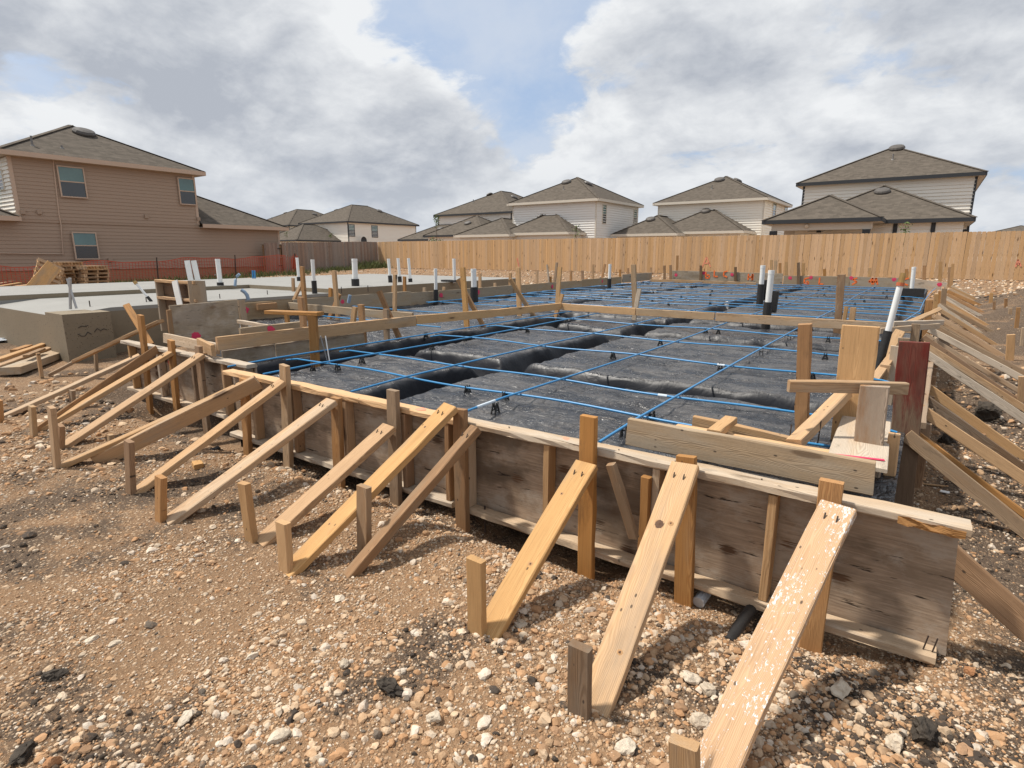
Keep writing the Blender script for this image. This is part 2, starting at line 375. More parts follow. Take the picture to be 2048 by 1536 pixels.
TRIMT = flat('tan_trim', (0.50, 0.37, 0.275), 0.6, 0.05)
SOFFIT = flat('soffit_paint', (0.55, 0.49, 0.41), 0.7, 0.05)
VENT = flat('roof_vent_brown', (0.085, 0.075, 0.066), 0.5, 0.1)
VENTPIPE = flat('vent_pipe_lead', (0.17, 0.16, 0.15), 0.5, 0.1)
PINKF = flat('faded_pink_paint', (0.72, 0.27, 0.17), 0.7, 0.2, 60)
PINK = flat('pink_marking_paint', (0.62, 0.045, 0.11), 0.7, 0.2, 60)
REDP = flat('red_marking_paint', (0.42, 0.02, 0.03), 0.7, 0.3, 60)
ORP = flat('orange_marking_paint', (0.85, 0.17, 0.035), 0.7, 0.2, 60)
INK = flat('black_marker', (0.07, 0.058, 0.048), 0.8, 0.3, 60)
PAPER = flat('white_scrap', (0.78, 0.78, 0.77), 0.6, 0.1)
FILM = flat('crumpled_clear_film', (0.42, 0.45, 0.48), 0.25, 0.4, 14, 0.6, 0.6)
BRICKF = flat('tan_foundation', (0.34, 0.20, 0.115), 0.9, 0.2, 6)
def siding(name, col):
    m, T, b = new_mat(name); co, r, v = objvec(T)
    n = T.noise(T.mapping(v, (0.6, 30, 30)), 1.0, 4, 0.6); big = T.noise(v, 0.8, 4, 0.6)
    c = T.mix(T.math('ADD', T.math('MULTIPLY', n, 0.6), T.math('MULTIPLY', big, 0.4)), tuple(q * 0.93 for q in col), tuple(q * 1.06 for q in col))
    setp(T, b, c, 0.62, T.bump(n, 0.12, 0.003), 0.3); return m
SID_BROWN = siding('brown_siding', (0.36, 0.262, 0.192)); SID_CREAM = siding('cream_siding', (0.82, 0.77, 0.68)); SID_GREY = siding('pale_grey_siding', (0.76, 0.735, 0.69)); SID_WARM = siding('warm_white_siding', (0.80, 0.75, 0.68))
def glass(name, col, rough=0.06):
    m, T, b = new_mat(name); co, r, v = objvec(T)
    n = T.noise(v, 1.6, 4, 0.6); c = T.mix(n, tuple(q * 0.55 for q in col), tuple(q * 1.35 for q in col))
    setp(T, b, c, rough, T.bump(T.noise(v, 1.2, 2), 0.03, 0.05), 0.9); return m
GL_TOP = glass('sky_tinted_window_glass', (0.085, 0.165, 0.155)); GL_LOW = glass('dark_window_glass', (0.028, 0.030, 0.032), 0.15)  # teal of the upper panes is sky reflection painted into the base colour

def shingles():
    m, T, b = new_mat('asphalt_shingles'); g = T.node('ShaderNodeNewGeometry'); P = g.outputs['Position']; N = g.outputs['Normal']
    tg = T.vmath('NORMALIZE', T.vmath('CROSS_PRODUCT', N, (0, 0, 1.0))); u = T.vmath('DOT_PRODUCT', P, tg); z = T.xyz(P)[2]
    row = T.math('FLOOR', T.math('MULTIPLY', z, 13.0)); fr = T.math('FRACT', T.math('MULTIPLY', z, 13.0))
    uu = T.math('ADD', u, T.math('MULTIPLY', row, 0.377))
    tab = T.math('FLOOR', T.math('MULTIPLY', uu, 4.2)); wn = T.node('ShaderNodeTexWhiteNoise', noise_dimensions='2D'); T.put(wn.inputs['Vector'], T.comb(tab, row, 0.0))
    n = T.noise(T.comb(T.math('MULTIPLY', u, 1.6), T.math('MULTIPLY', z, 9.0), 0.0), 1.0, 4, 0.6); gr = T.noise(P, 60, 3, 0.7)
    f = T.math('ADD', T.math('MULTIPLY', wn.outputs['Value'], 0.38), T.math('ADD', T.math('MULTIPLY', n, 0.62), T.math('MULTIPLY', T.math('SUBTRACT', gr, 0.5), 0.5)))
    c = T.mix(T.step(f, 0.2, 0.95, 0, 1, 'LINEAR'), (0.078, 0.066, 0.053), (0.150, 0.126, 0.102))
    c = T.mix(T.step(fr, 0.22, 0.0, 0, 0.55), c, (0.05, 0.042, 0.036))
    setp(T, b, c, 0.95, T.bump(T.math('ADD', fr, T.math('MULTIPLY', wn.outputs['Value'], 0.5)), 0.5, 0.02), 0.15); return m
SHING = shingles()

def concrete(name, col, pits=0.5, rough=0.85):
    m, T, b = new_mat(name); v = T.node('ShaderNodeNewGeometry').outputs['Position']
    n = T.noise(v, 1.1, 7, 0.65); f = T.noise(v, 24, 5, 0.7); streak = T.noise(T.mapping(v, (0.7, 0.7, 5)), 1.0, 5, 0.6)
    c = T.mix(n, tuple(q * 0.80 for q in col), tuple(q * 1.12 for q in col)); c = T.mix(T.step(f, 0.45, 0.7, 0, 0.3), c, tuple(q * 0.7 for q in col))
    c = T.mix(T.step(streak, 0.5, 0.75, 0, 0.25), c, tuple(q * 0.55 for q in col))
    pv = T.voro(v, 34); ph = T.math('MULTIPLY', T.step(pv.outputs['Distance'], 0.25, 0.14, 0, pits), T.math('GREATER_THAN', T.xyz(pv.outputs['Color'])[0], 0.7)); c = T.mix(ph, c, tuple(q * 0.25 for q in col))
    setp(T, b, c, rough, T.bump(T.math('SUBTRACT', f, ph), 0.35, 0.006), 0.3); return m
CONC_TOP = concrete('slab_top_concrete', (0.275, 0.268, 0.248), 0.05, 0.6); CONC_SIDE = concrete('slab_edge_concrete', (0.235, 0.19, 0.132), 0.95)

def poly():
    m, T, b = new_mat('black_poly_sheet'); g = T.node('ShaderNodeNewGeometry'); v = g.outputs['Position']; N = T.xyz(g.outputs['Normal'])[2]
    d1 = T.noise(T.mapping(v, (1.1, 3.2, 1), rot=(0, 0, 0.35)), 1.3, 8, 0.68, 0.6); d2 = T.noise(v, 6, 6, 0.7)
    dust = T.math('MULTIPLY', T.step(T.math('ADD', T.math('MULTIPLY', d1, 0.7), T.math('MULTIPLY', d2, 0.3)), 0.42, 0.60), T.step(N, 0.55, 0.97))
    c = T.mix(T.math('MULTIPLY', dust, 0.85), (0.013, 0.014, 0.018), (0.088, 0.082, 0.078))
    sand = T.step(T.noise(T.mapping(v, (2.0, 6.5, 1), (4, 1, 0), (0, 0, 0.2)), 1.0, 8, 0.72), 0.56, 0.72, 0, 0.55); c = T.mix(T.math('MULTIPLY', sand, T.step(N, 0.8, 0.98)), c, (0.15, 0.122, 0.095))
    wr = T.noise(T.mapping(v, (2.4, 7, 2), rot=(0, 0, 0.5)), 1.6, 5, 0.6, 1.4); wr2 = T.noise(T.mapping(v, (9, 3, 3), rot=(0, 0, -0.4)), 1.5, 4, 0.6, 1.0)
    rid = T.math('ABSOLUTE', T.math('SUBTRACT', wr, 0.5)); rid2 = T.math('ABSOLUTE', T.math('SUBTRACT', wr2, 0.5))
    dis = T.node('ShaderNodeTexNoise'); T.put(dis.inputs['Vector'], v); dis.inputs['Scale'].default_value = 2.6; dis.inputs['Detail'].default_value = 3
    wq = T.vmath('ADD', v, T.vmath('SCALE', dis.outputs['Color'], scale=0.45))
    ce = T.voro(T.mapping(wq, (2.6, 5.5, 2.0), rot=(0, 0, 0.3)), 1.0, 'DISTANCE_TO_EDGE'); ce2 = T.voro(T.mapping(wq, (9, 5, 5), rot=(0, 0, -0.5)), 1.0, 'DISTANCE_TO_EDGE')
    h = T.math('ADD', T.math('ADD', T.math('MULTIPLY', rid, 0.8), T.math('MULTIPLY', rid2, 0.5)), T.math('ADD', T.math('MULTIPLY', T.math('MINIMUM', ce.outputs['Distance'], 0.14), 1.3), T.math('MULTIPLY', T.math('MINIMUM', ce2.outputs['Distance'], 0.12), 0.9)))
    patch = T.noise(v, 3.5, 5, 0.65)
    setp(T, b, c, T.math('ADD', T.step(N, 0.7, 0.97, 0.46, 0.25), T.math('ADD', T.math('MULTIPLY', dust, 0.12), T.math('MULTIPLY', T.math('SUBTRACT', patch, 0.5), 0.35))), T.bump(T.math('MULTIPLY', h, T.step(N, 0.75, 0.985, 0.16, 1.0)), 0.9, 0.05), T.step(N, 0.35, 0.95, 0.12, 0.55)); return m
POLY = poly()

def attr(T, name):
    nd = T.node('ShaderNodeAttribute'); nd.attribute_name = name; return nd
def ground_mat():
    m, T, b = new_mat('stony_soil'); v = T.node('ShaderNodeNewGeometry').outputs['Position']
    dk = attr(T, 'dark').outputs['Fac']; tn = attr(T, 'tan').outputs['Fac']
    a = T.noise(v, 1.2, 6, 0.65); f = T.noise(v, 22, 6, 0.72); ff = T.noise(v, 110, 4, 0.7)
    c = T.mix(T.math('ADD', T.math('MULTIPLY', f, 0.6), T.math('MULTIPLY', a, 0.4)), (0.112, 0.066, 0.039), (0.285, 0.180, 0.105))
    c = T.mix(T.math('MULTIPLY', tn, 0.75), c, T.mix(f, (0.265, 0.148, 0.075), (0.47, 0.295, 0.168)))
    dn = T.math('ADD', dk, T.math('MULTIPLY', T.math('SUBTRACT', f, 0.5), 1.6))
    c = T.mix(T.step(dn, 0.32, 0.70, 0, 0.88), c, (0.062, 0.050, 0.041))
    c = T.mix(T.step(ff, 0.42, 0.64, 0.0, 0.5), c, (0.13, 0.082, 0.05))
    # grit: small stones told apart by tone, each set into a dark joint
    hsum = None
    for sc_, thr, amt, lo, hi in ((46, 0.42, 0.8, (0.36, 0.22, 0.125), (0.66, 0.51, 0.36)), (105, 0.42, 0.7, (0.27, 0.165, 0.09), (0.64, 0.47, 0.31)), (230, 0.40, 0.55, (0.20, 0.12, 0.07), (0.62, 0.44, 0.28))):
        vo = T.voro(T.mapping(v, (sc_, sc_, sc_ * 0.8)), 1.0); cc = T.xyz(vo.outputs['Color'])
        inside = T.step(vo.outputs['Distance'], 0.46, 0.30); pick = T.math('GREATER_THAN', cc[0], thr)
        k = T.math('MULTIPLY', T.math('MULTIPLY', inside, pick), amt)
        sc_c = T.mix(cc[1], lo, hi); sc_c = T.mix(T.math('MULTIPLY', T.math('GREATER_THAN', cc[2], 0.90), 0.55), sc_c, (0.07, 0.06, 0.052))
        sc_c = T.mix(T.math('MULTIPLY', T.step(dk, 0.3, 0.8), 0.45), sc_c, (0.09, 0.07, 0.055))
        c = T.mix(k, c, sc_c)
        hh = T.math('MULTIPLY', T.math('MULTIPLY', T.step(vo.outputs['Distance'], 0.55, 0.0), T.math('ADD', pick, 0.25)), 30.0 / sc_)
        hsum = hh if hsum is None else T.math('ADD', hsum, hh)
    h = T.math('ADD', T.math('MULTIPLY', hsum, 1.0), T.math('ADD', T.math('MULTIPLY', f, 0.9), T.math('MULTIPLY', ff, 0.35)))
    setp(T, b, c, 0.95, T.bump(h, 0.9, 0.016), 0.12); return m
GROUND = ground_mat()
def pebble_mat():
    m, T, b = new_mat('limestone_pebbles'); v = T.node('ShaderNodeNewGeometry').outputs['Position']
    col = attr(T, 'tint').outputs['Color']; n = T.noise(v, 130, 5, 0.7); n2 = T.noise(v, 40, 4, 0.6)
    c = T.mix(T.math('MULTIPLY', n, 0.8), col, T.mix(1.0, col, (0.62, 0.52, 0.42), 'MULTIPLY')); c = T.mix(T.step(n2, 0.50, 0.68, 0, 0.55), c, (0.34, 0.21, 0.12))
    setp(T, b, c, 0.92, T.bump(T.math('ADD', n, n2), 0.5, 0.004), 0.15); return m
PEBBLE = pebble_mat()
def rock(name, c1, c2, sc_=9):
    m, T, b = new_mat(name); co, r, v = objvec(T); n = T.noise(v, sc_, 6, 0.7); n2 = T.noise(v, sc_ * 5, 5, 0.7)
    c = T.mix(T.step(n, 0.3, 0.7), c1, c2); c = T.mix(T.step(n2, 0.5, 0.72, 0, 0.4), c, tuple(q * 0.5 for q in c1)); setp(T, b, c, 0.95, T.bump(T.math('ADD', n, n2), 0.7, 0.012), 0.12); return m
CLOD = rock('dark_clay', (0.036, 0.030, 0.025), (0.09, 0.075, 0.06)); LIME = rock('pale_limestone', (0.42, 0.34, 0.25), (0.62, 0.54, 0.43)); REDROCK = rock('orange_clay', (0.32, 0.15, 0.07), (0.42, 0.24, 0.13)); SOIL = rock('dark_topsoil', (0.04, 0.032, 0.026), (0.10, 0.075, 0.055), 4)
def leafmat(name, a, b_):
    m, T, b = new_mat(name); r = attr(T, 'shade').outputs['Fac']; c = T.mix(r, a, b_); setp(T, b, c, 0.7, None, 0.3); return m
LEAF = leafmat('leaves', (0.045, 0.085, 0.018), (0.13, 0.17, 0.045)); GRASS = leafmat('weeds', (0.05, 0.075, 0.02), (0.16, 0.17, 0.06))
BARK = flat('bark', (0.10, 0.07, 0.05), 0.9, 0.3, 20, 0.5)
# ------------------------------------------------------------------ ground
SLAB = (-9.32, 0.02, 2.74, 23.0)                 # the formed pad: x0, x1, y0, y1
def ground_height(x, y, fine=True):
    x = np.asarray(x, float); y = np.asarray(y, float)
    z = 0.6 * np.clip((y - 4.0) / 25.0, 0, 1)
    z = z + 0.035 * fbm(x * 0.5, y * 0.5, 3, 3) * np.clip(1.2 - y / 40, 0.2, 1)
    # dug strip in front of the near form, with a loose heap before it
    dig = sstep(y, 2.36, 2.52) * (1 - sstep(y, 2.95, 3.1)) * sstep(x, -8.0, -7.4) * (1 - sstep(x, 0.0, 0.25))
    holes = 0.45 + 0.55 * sstep(vnoise(x * 1.25 + 2.2, y * 0.3, 21), 0.35, 0.6)
    z = z - (0.17 + 0.05 * sstep(-x, 3.2, 4.5)) * dig * holes
    heap = np.exp(-((y - 2.2) / 0.17) ** 2) * sstep(x, -5.2, -4.2) * (1 - sstep(x, 0.2, 0.5)) * vnoise(x * 1.7 + 5, y * 0.5, 8)
    z = z + 0.085 * heap
    z = z + 0.05 * np.exp(-((x - 0.35) / 0.5) ** 2 - ((y - 1.75) / 0.4) ** 2)
    # dark tipped soil to the right of the far braces
    z = z + 0.34 * np.exp(-((x - 2.3) / 0.75) ** 2 - ((y - 19.0) / 2.6) ** 2) * (0.6 + 0.8 * vnoise(x * 2, y * 1.3, 31))
    z = z + 0.16 * np.exp(-((x - 1.5) / 0.6) ** 2 - ((y - 14.5) / 2.5) ** 2) * vnoise(x * 3, y * 2, 33)
    if fine:
        near = np.clip(1.6 - np.hypot(x, y) / 9.0, 0, 1)
        z = z + near * (0.014 * fbm(x * 3.2, y * 3.2, 5, 4, 0.6) + 0.007 * fbm(x * 15, y * 15, 6, 3, 0.6))
        z = z + 0.02 * fbm(x * 1.3, y * 1.3, 15, 3) * (1 - near)
    ins = (x > SLAB[0] + 0.05) & (x < SLAB[1] - 0.02) & (y > np.where(x < -7.66, 4.8, np.where(x < -5.0, 3.25, 3.0))) & (y < SLAB[3] - 0.05)
    return np.where(ins, np.minimum(z, -0.12), z)
def gz(x, y): return float(ground_height(np.array([x]), np.array([y]), False)[0])
def soil_tone(x, y):
    n = fbm(x * 0.9, y * 0.9, 41, 4, 0.6); n2 = fbm(x * 2.6, y * 2.6, 42, 4, 0.6)
    dark = 0.33 + 0.85 * n2 + 0.30 * n
    dark = dark + 0.5 * np.exp(-((x + 2.3) / 0.5) ** 2 - ((y - 0.55) / 0.25) ** 2) + 0.3 * np.exp(-((x + 1.5) / 0.25) ** 2 - ((y - 1.2) / 0.15) ** 2) + 0.3 * np.exp(-((x + 1.2) / 0.25) ** 2 - ((y - 1.45) / 0.15) ** 2)           # dark crumbs, lower left
    dark = dark + 0.55 * np.exp(-((x - 0.25) / 0.55) ** 2 - ((y - 1.9) / 0.6) ** 2)          # by the right end of the form
    dark = dark + 0.55 * sstep(x, 0.2, 0.5) * (1 - sstep(y, 8, 11)) * sstep(y, 2.3, 3.0) + 0.55 * sstep(x, 0.5, 1.3) * sstep(y, 9, 12) * (1 - sstep(y, 20, 23))
    dark = dark - 0.25 * sstep(y, 21, 24)
    tan = 0.30 + 0.50 * sstep(x, -3.2, -1.6) * (1 - sstep(x, 0.1, 0.5)) * (1 - sstep(y, 3, 4)) + 0.5 * n
    dark = dark + 0.16 * (1 - sstep(x, -4.2, -2.6)) * (1 - sstep(y, 3, 5)); tan = tan - 0.15 * sstep(y, 20, 24) - 0.35 * sstep(x, 0.2, 0.5) * (1 - sstep(y, 19, 22))
    return np.clip(dark, 0, 1), np.clip(tan, 0, 1)
def axis(parts):
    out = []
    for a, b, s in parts: out += list(np.arange(a, b, s))
    return np.array(out + [parts[-1][1]])
GX = axis([(-260, -60, 20), (-60, -20, 2), (-20, -9.5, 0.25), (-9.5, -5, 0.045), (-5, 1.0, 0.024), (1.0, 4, 0.06), (4, 12, 0.4), (12, 60, 4), (60, 260, 20)])
GY = axis([(-60, -4, 4), (-4, 0.2, 0.3), (0.2, 0.6, 0.05), (0.6, 3.1, 0.02), (3.1, 6, 0.06), (6, 24, 0.15), (24, 32, 0.3), (32, 80, 4), (80, 400, 20)])
gxx, gyy = np.meshgrid(GX, GY)
dk, tn = soil_tone(gxx, gyy)
tag(grid_obj('ground', GX, GY, ground_height(gxx, gyy), GROUND, {'dark': dk, 'tan': tn}), kind='structure')

# ------------------------------------------------------------------ loose stones (uncountable)
def ico(sub):
    import bmesh
    bm = bmesh.new(); bmesh.ops.create_icosphere(bm, subdivisions=sub, radius=1.0)
    v = np.array([tuple(q.co) for q in bm.verts], np.float32); f = np.array([[q.index for q in p.verts] for p in bm.faces], np.int32); bm.free(); return v, f
PAL = np.array([(0.60, 0.46, 0.32), (0.52, 0.36, 0.225), (0.64, 0.54, 0.42), (0.46, 0.275, 0.15), (0.38, 0.245, 0.15), (0.66, 0.59, 0.50), (0.50, 0.31, 0.175), (0.075, 0.062, 0.052), (0.20, 0.17, 0.14)])
def scatter(name, n, rmin, rmax, sub, rr, power, seed, flatn=0.62, mat=PEBBLE, pal=PAL, pw=None, where=None, rough=0.0, span=(0.9, 14)):
    r_ = np.random.default_rng(seed)
    m = n * 3; u = r_.random(m)
    a_, b_ = span; k = 2 - power
    d = (a_ ** k + u * (b_ ** k - a_ ** k)) ** (1 / k) if abs(k) > 1e-6 else a_ * (b_ / a_) ** u
    th = r_.uniform(-47, 47, m) * math.pi / 180 + PS
    x = -np.sin(th) * d; y = np.cos(th) * d
    ok = ~((x > SLAB[0] - 0.1) & (x < SLAB[1] + 0.05) & (y > 2.66) & (y < 23.1)) & ~((x < -10.3) & (x > -18.4) & (y > 3.1) & (y < 16.1))
    den = 0.25 + 0.75 * sstep(fbm(x * 1.6, y * 1.6, 51, 3), -0.25, 0.35) + 0.5 * np.exp(-((y - 2.3) / 0.35) ** 2) * (x > -4)
    den = den * (0.38 + 0.62 * sstep(x, -4.2, -2.0)) * np.where((x > 0.15) & (y > 2.8) & (y < 20), 0.32, 1)
    ok &= r_.random(m) < den
    if where is not None: ok &= where(x, y)
    x = x[ok][:n]; y = y[ok][:n]; d = d[ok][:n]; n = len(x)
    size = rmin * (rmax / rmin) ** (r_.random(n) ** rr) * np.clip(d / 3.0, 1, 3.0)
    V, F = ico(sub); nv = len(V)
    jit = 1 + (r_.random((n, nv, 1)) - 0.5) * (0.55 if sub == 1 else 0.34)
    sc3 = np.stack([r_.uniform(0.75, 1.4, n), r_.uniform(0.7, 1.1, n), r_.uniform(flatn * 0.7, flatn * 1.4, n)], -1)
    P = V[None] * jit * sc3[:, None, :] * size[:, None, None]
    # facet: squash along two random directions so stones have flats
    for _ in range(3):
        nn = r_.normal(size=(n, 3)); nn /= np.linalg.norm(nn, axis=1, keepdims=True)
        dd = (P * nn[:, None, :]).sum(-1); lim = (size * 0.52)[:, None]
        P = P - np.maximum(dd - lim, 0)[..., None] * nn[:, None, :] * 0.9
    az = r_.uniform(0, 2 * math.pi, n); tx = r_.normal(0, 0.35, n)
    ca, sa, ct, st = np.cos(az), np.sin(az), np.cos(tx), np.sin(tx)
    X, Y, Z = P[..., 0], P[..., 1], P[..., 2]
    Y, Z = Y * ct[:, None] - Z * st[:, None], Y * st[:, None] + Z * ct[:, None]
    X, Y = X * ca[:, None] - Y * sa[:, None], X * sa[:, None] + Y * ca[:, None]
    zg = ground_height(x, y)
    P = np.stack([X + x[:, None], Y + y[:, None], Z + (zg + size * flatn * 0.12)[:, None]], -1).astype(np.float32)
    me = bpy.data.meshes.new(name); me.vertices.add(n * nv); me.vertices.foreach_set('co', P.ravel())
    fi = (F[None] + (np.arange(n) * nv)[:, None, None]).reshape(-1, 3).astype(np.int32)
    me.loops.add(fi.size); me.loops.foreach_set('vertex_index', fi.ravel()); me.polygons.add(len(fi)); me.polygons.foreach_set('loop_start', np.arange(0, fi.size, 3, dtype=np.int32))
    if sub > 1: me.polygons.foreach_set('use_smooth', np.zeros(len(fi), dtype=bool))
    me.materials.append(mat); me.update(); me.validate()
    p = np.array(pw) if pw else (np.array((3, 2.5, 2.5, 2, 1.6, 1.5, 2, .2, .35)) if len(pal) == 9 else np.ones(len(pal))); ci = r_.choice(len(pal), n, p=p / p.sum())
    dkk, _ = soil_tone(x, y); sw = r_.random(n) < np.clip(dkk - 0.6, 0, 0.4); ci[sw] = 7 if len(pal) > 7 else 0
    c = pal[ci] * r_.uniform(0.78, 1.12, (n, 1)); c = np.clip(c, 0, 0.72)
    ca4 = np.ones((n, nv, 4), np.float32); ca4[..., :3] = c[:, None, :]
    at = me.attributes.new('tint', 'FLOAT_COLOR', 'POINT'); at.data.foreach_set('color', ca4.ravel())
    return tag(obj(name, me), kind='stuff')
scatter('grit', 62000, 0.0030, 0.0075, 1, 1.0, 1.2, 1, span=(0.8, 7))
scatter('gravel', 17000, 0.006, 0.011, 1, 1.3, 1.25, 12, span=(0.8, 9))
scatter('gravel', 7000, 0.009, 0.019, 2, 1.7, 1.2, 2, span=(0.8, 10))
scatter('gravel', 800, 0.015, 0.028, 2, 1.5, 1.2, 3, pw=(3, 2, 3, 1.2, .6, 2, 1.5, .3, .3))
scatter('gravel', 3600, 0.008, 0.024, 2, 1.3, 1.0, 4, where=lambda x, y: (x > -1.7) & (y < 2.3), pw=(3, 2, 3, 2, .8, 2, 1.5, 1.2, .4), span=(0.9, 3.2))
scatter('clay_crumbs', 9000, 0.004, 0.017, 1, 1.8, 1.2, 5, flatn=0.8, pal=np.array([(0.065, 0.054, 0.044), (0.10, 0.08, 0.064)]), where=lambda x, y: soil_tone(x, y)[0] > 0.55, span=(0.8, 9))
scatter('rubble', 15000, 0.011, 0.026, 1, 1.2, 0.4, 6, where=lambda x, y: (y > 18.2), span=(17, 46))
scatter('rubble', 2500, 0.005, 0.012, 1, 1.4, 0.6, 7, where=lambda x, y: (x > 0.15), span=(5, 24))

# ------------------------------------------------------------------ houses
def dirs(n):
    return Vector((-n.y, n.x, 0))                # along the wall, to the right when you face it
def rows(parent, a, b, z0, z1, n, mat, expo=0.20, lap=0.066):
    """lap siding: one board per course, all courses of a wall share a mesh"""
    a = Vector(a); b = Vector(b); L = (b - a).length; d = (b - a).normalized(); n = Vector(n)
    vs = [(x, y, z) for x in (0, L) for y, z in ((0, 0), (lap, 0.0), (0.010, expo + 0.02), (0, expo + 0.02))]
    me = mesh_data('siding_board', vs, [(3, 2, 1, 0), (4, 5, 6, 7), (0, 1, 5, 4), (1, 2, 6, 5), (2, 3, 7, 6), (3, 0, 4, 7)], mat)
    k = 0
    while z0 + k * expo < z1 - 0.05:
        M = Matrix((d, n, Vector((0, 0, 1)))).transposed().to_4x4(); M.translation = Vector((a.x, a.y, z0 + k * expo))
        obj('siding_board', me, M, parent); k += 1
def window(parent, c0, c1, n, frame_mat, sash=True):
    """c0 lower left, c1 upper right on the wall plane, seen from outside; n outward"""
    n = Vector(n); d = dirs(n); w = (c1 - c0).dot(d); h = c1.z - c0.z
    M = Matrix((d, n, Vector((0, 0, 1)))).transposed().to_4x4(); M.translation = Vector((c0.x, c0.y, c0.z))
    F = MB(); t = 0.055
    F.box(-t, 0.0, 0.0, 0.07, -t, h + t); F.box(w, w + t, 0.0, 0.07, -t, h + t); F.box(0, w, 0.0, 0.07, h, h + t); F.box(0, w, 0.0, 0.085, -t, 0); F.box(0, w, 0.0, 0.06, h * 0.49, h * 0.49 + 0.05)
    me = mesh_data('window', F.v, F.f, frame_mat); f = obj('window', me, M, parent)
    for z0, z1, mt in ((0, h * 0.49, GL_LOW), (h * 0.49 + 0.05, h, GL_TOP)):
        p = MB().box(0, w, 0.015, 0.036, z0, z1); obj('pane', mesh_data('pane', p.v, p.f, mt), M, f)
def hip(parent, x0, x1, y0, y1, z, pitch, fascia, name='roof', ridge=None):
    hx, hy = (x1 - x0) / 2, (y1 - y0) / 2; m = min(hx, hy); zr = z + pitch * m; cx, cy = (x0 + x1) / 2, (y0 + y1) / 2
    if hx >= hy: ra, rb = (x0 + hy, cy, zr), (x1 - hy, cy, zr)
    else: ra, rb = (cx, y0 + hx, zr), (cx, y1 - hx, zr)
    e = [(x0, y0, z), (x1, y0, z), (x1, y1, z), (x0, y1, z)]; v = e + [ra, rb]
    if hx >= hy: f = [(0, 1, 5, 4), (1, 2, 5), (2, 3, 4, 5), (3, 0, 4)]
    else: f = [(0, 1, 4), (1, 2, 5, 4), (2, 3, 5), (3, 0, 4, 5)]
    v = v + [(q[0], q[1], q[2] - 0.05) for q in v]; f2 = [tuple(i + 6 for i in reversed(q)) for q in f]
    side = [(i, i + 6, (i + 1) % 4 + 6, (i + 1) % 4) for i in range(4)]
    r = obj(name, mesh_data('roof', v, f + f2 + side, SHING), None, parent)
    caps = MB()
    for p, q in ((e[0], ra), (e[1], ra if hx < hy else rb), (e[2], rb), (e[3], rb if hx < hy else ra), (ra, rb)):
        if (Vector(p) - Vector(q)).length > 0.2: caps.bar(Vector(p) + Vector((0, 0, 0.015)), Vector(q) + Vector((0, 0, 0.015)), 0.24, 0.03, (0, 0, 1))
    caps.build('ridge_cap', SHING, r)
    s = 0.03
    for bx in ((x0 - s, x1 + s, y0 - s, y0, ), (x0 - s, x1 + s, y1, y1 + s), (x0 - s, x0, y0, y1), (x1, x1 + s, y0, y1)):
        MB().box(bx[0], bx[1], bx[2], bx[3], z - 0.20, z + 0.01).build('fascia', fascia, parent)
    MB().box(x0, x1, y0, y1, z - 0.19, z - 0.17).build('soffit', SOFFIT, parent)
    return r
def on_roof(x, y, x0, x1, y0, y1, z, pitch): return z + pitch * min(x - x0, x1 - x, y - y0, y1 - y)
def turtle(parent, p, n, s=1.0):
    """low domed attic vent lying on the slope"""
    n = Vector(n).normalized(); q = Vector((0, 0, 1)).cross(n).normalized() if abs(n.z) < 0.999 else Vector((1, 0, 0)); u = n.cross(q)
    V = []; F = []; K = 12
    for r, h in ((0.42, 0.03), (0.42, 0.10), (0.36, 0.19), (0.18, 0.23)):
        for k in range(K):
            a = 2 * math.pi * k / K; V.append(Vector(p) + (q * math.cos(a) * r * 1.15 + u * math.sin(a) * r) * s + n * h * s)
    for i in range(3):
        for k in range(K): F.append((i*K+k, i*K+(k+1) % K, (i+1)*K+(k+1) % K, (i+1)*K+k))
    F.append(tuple(3*K+k for k in range(K))); F.append(tuple(range(K-1, -1, -1)))
    obj('roof_vent', mesh_data('roof_vent', V, F, VENT), None, parent)
def vpipe(parent, p, h=0.35):
    m = MB(); p = Vector(p); m.tube([p - Vector((0, 0, 0.1)), p + Vector((0, 0, 0.03))], 0.13, 8, r1=0.07); m.tube([p, p + Vector((0, 0, h))], 0.045, 8); m.build('vent_pipe', VENTPIPE, parent)

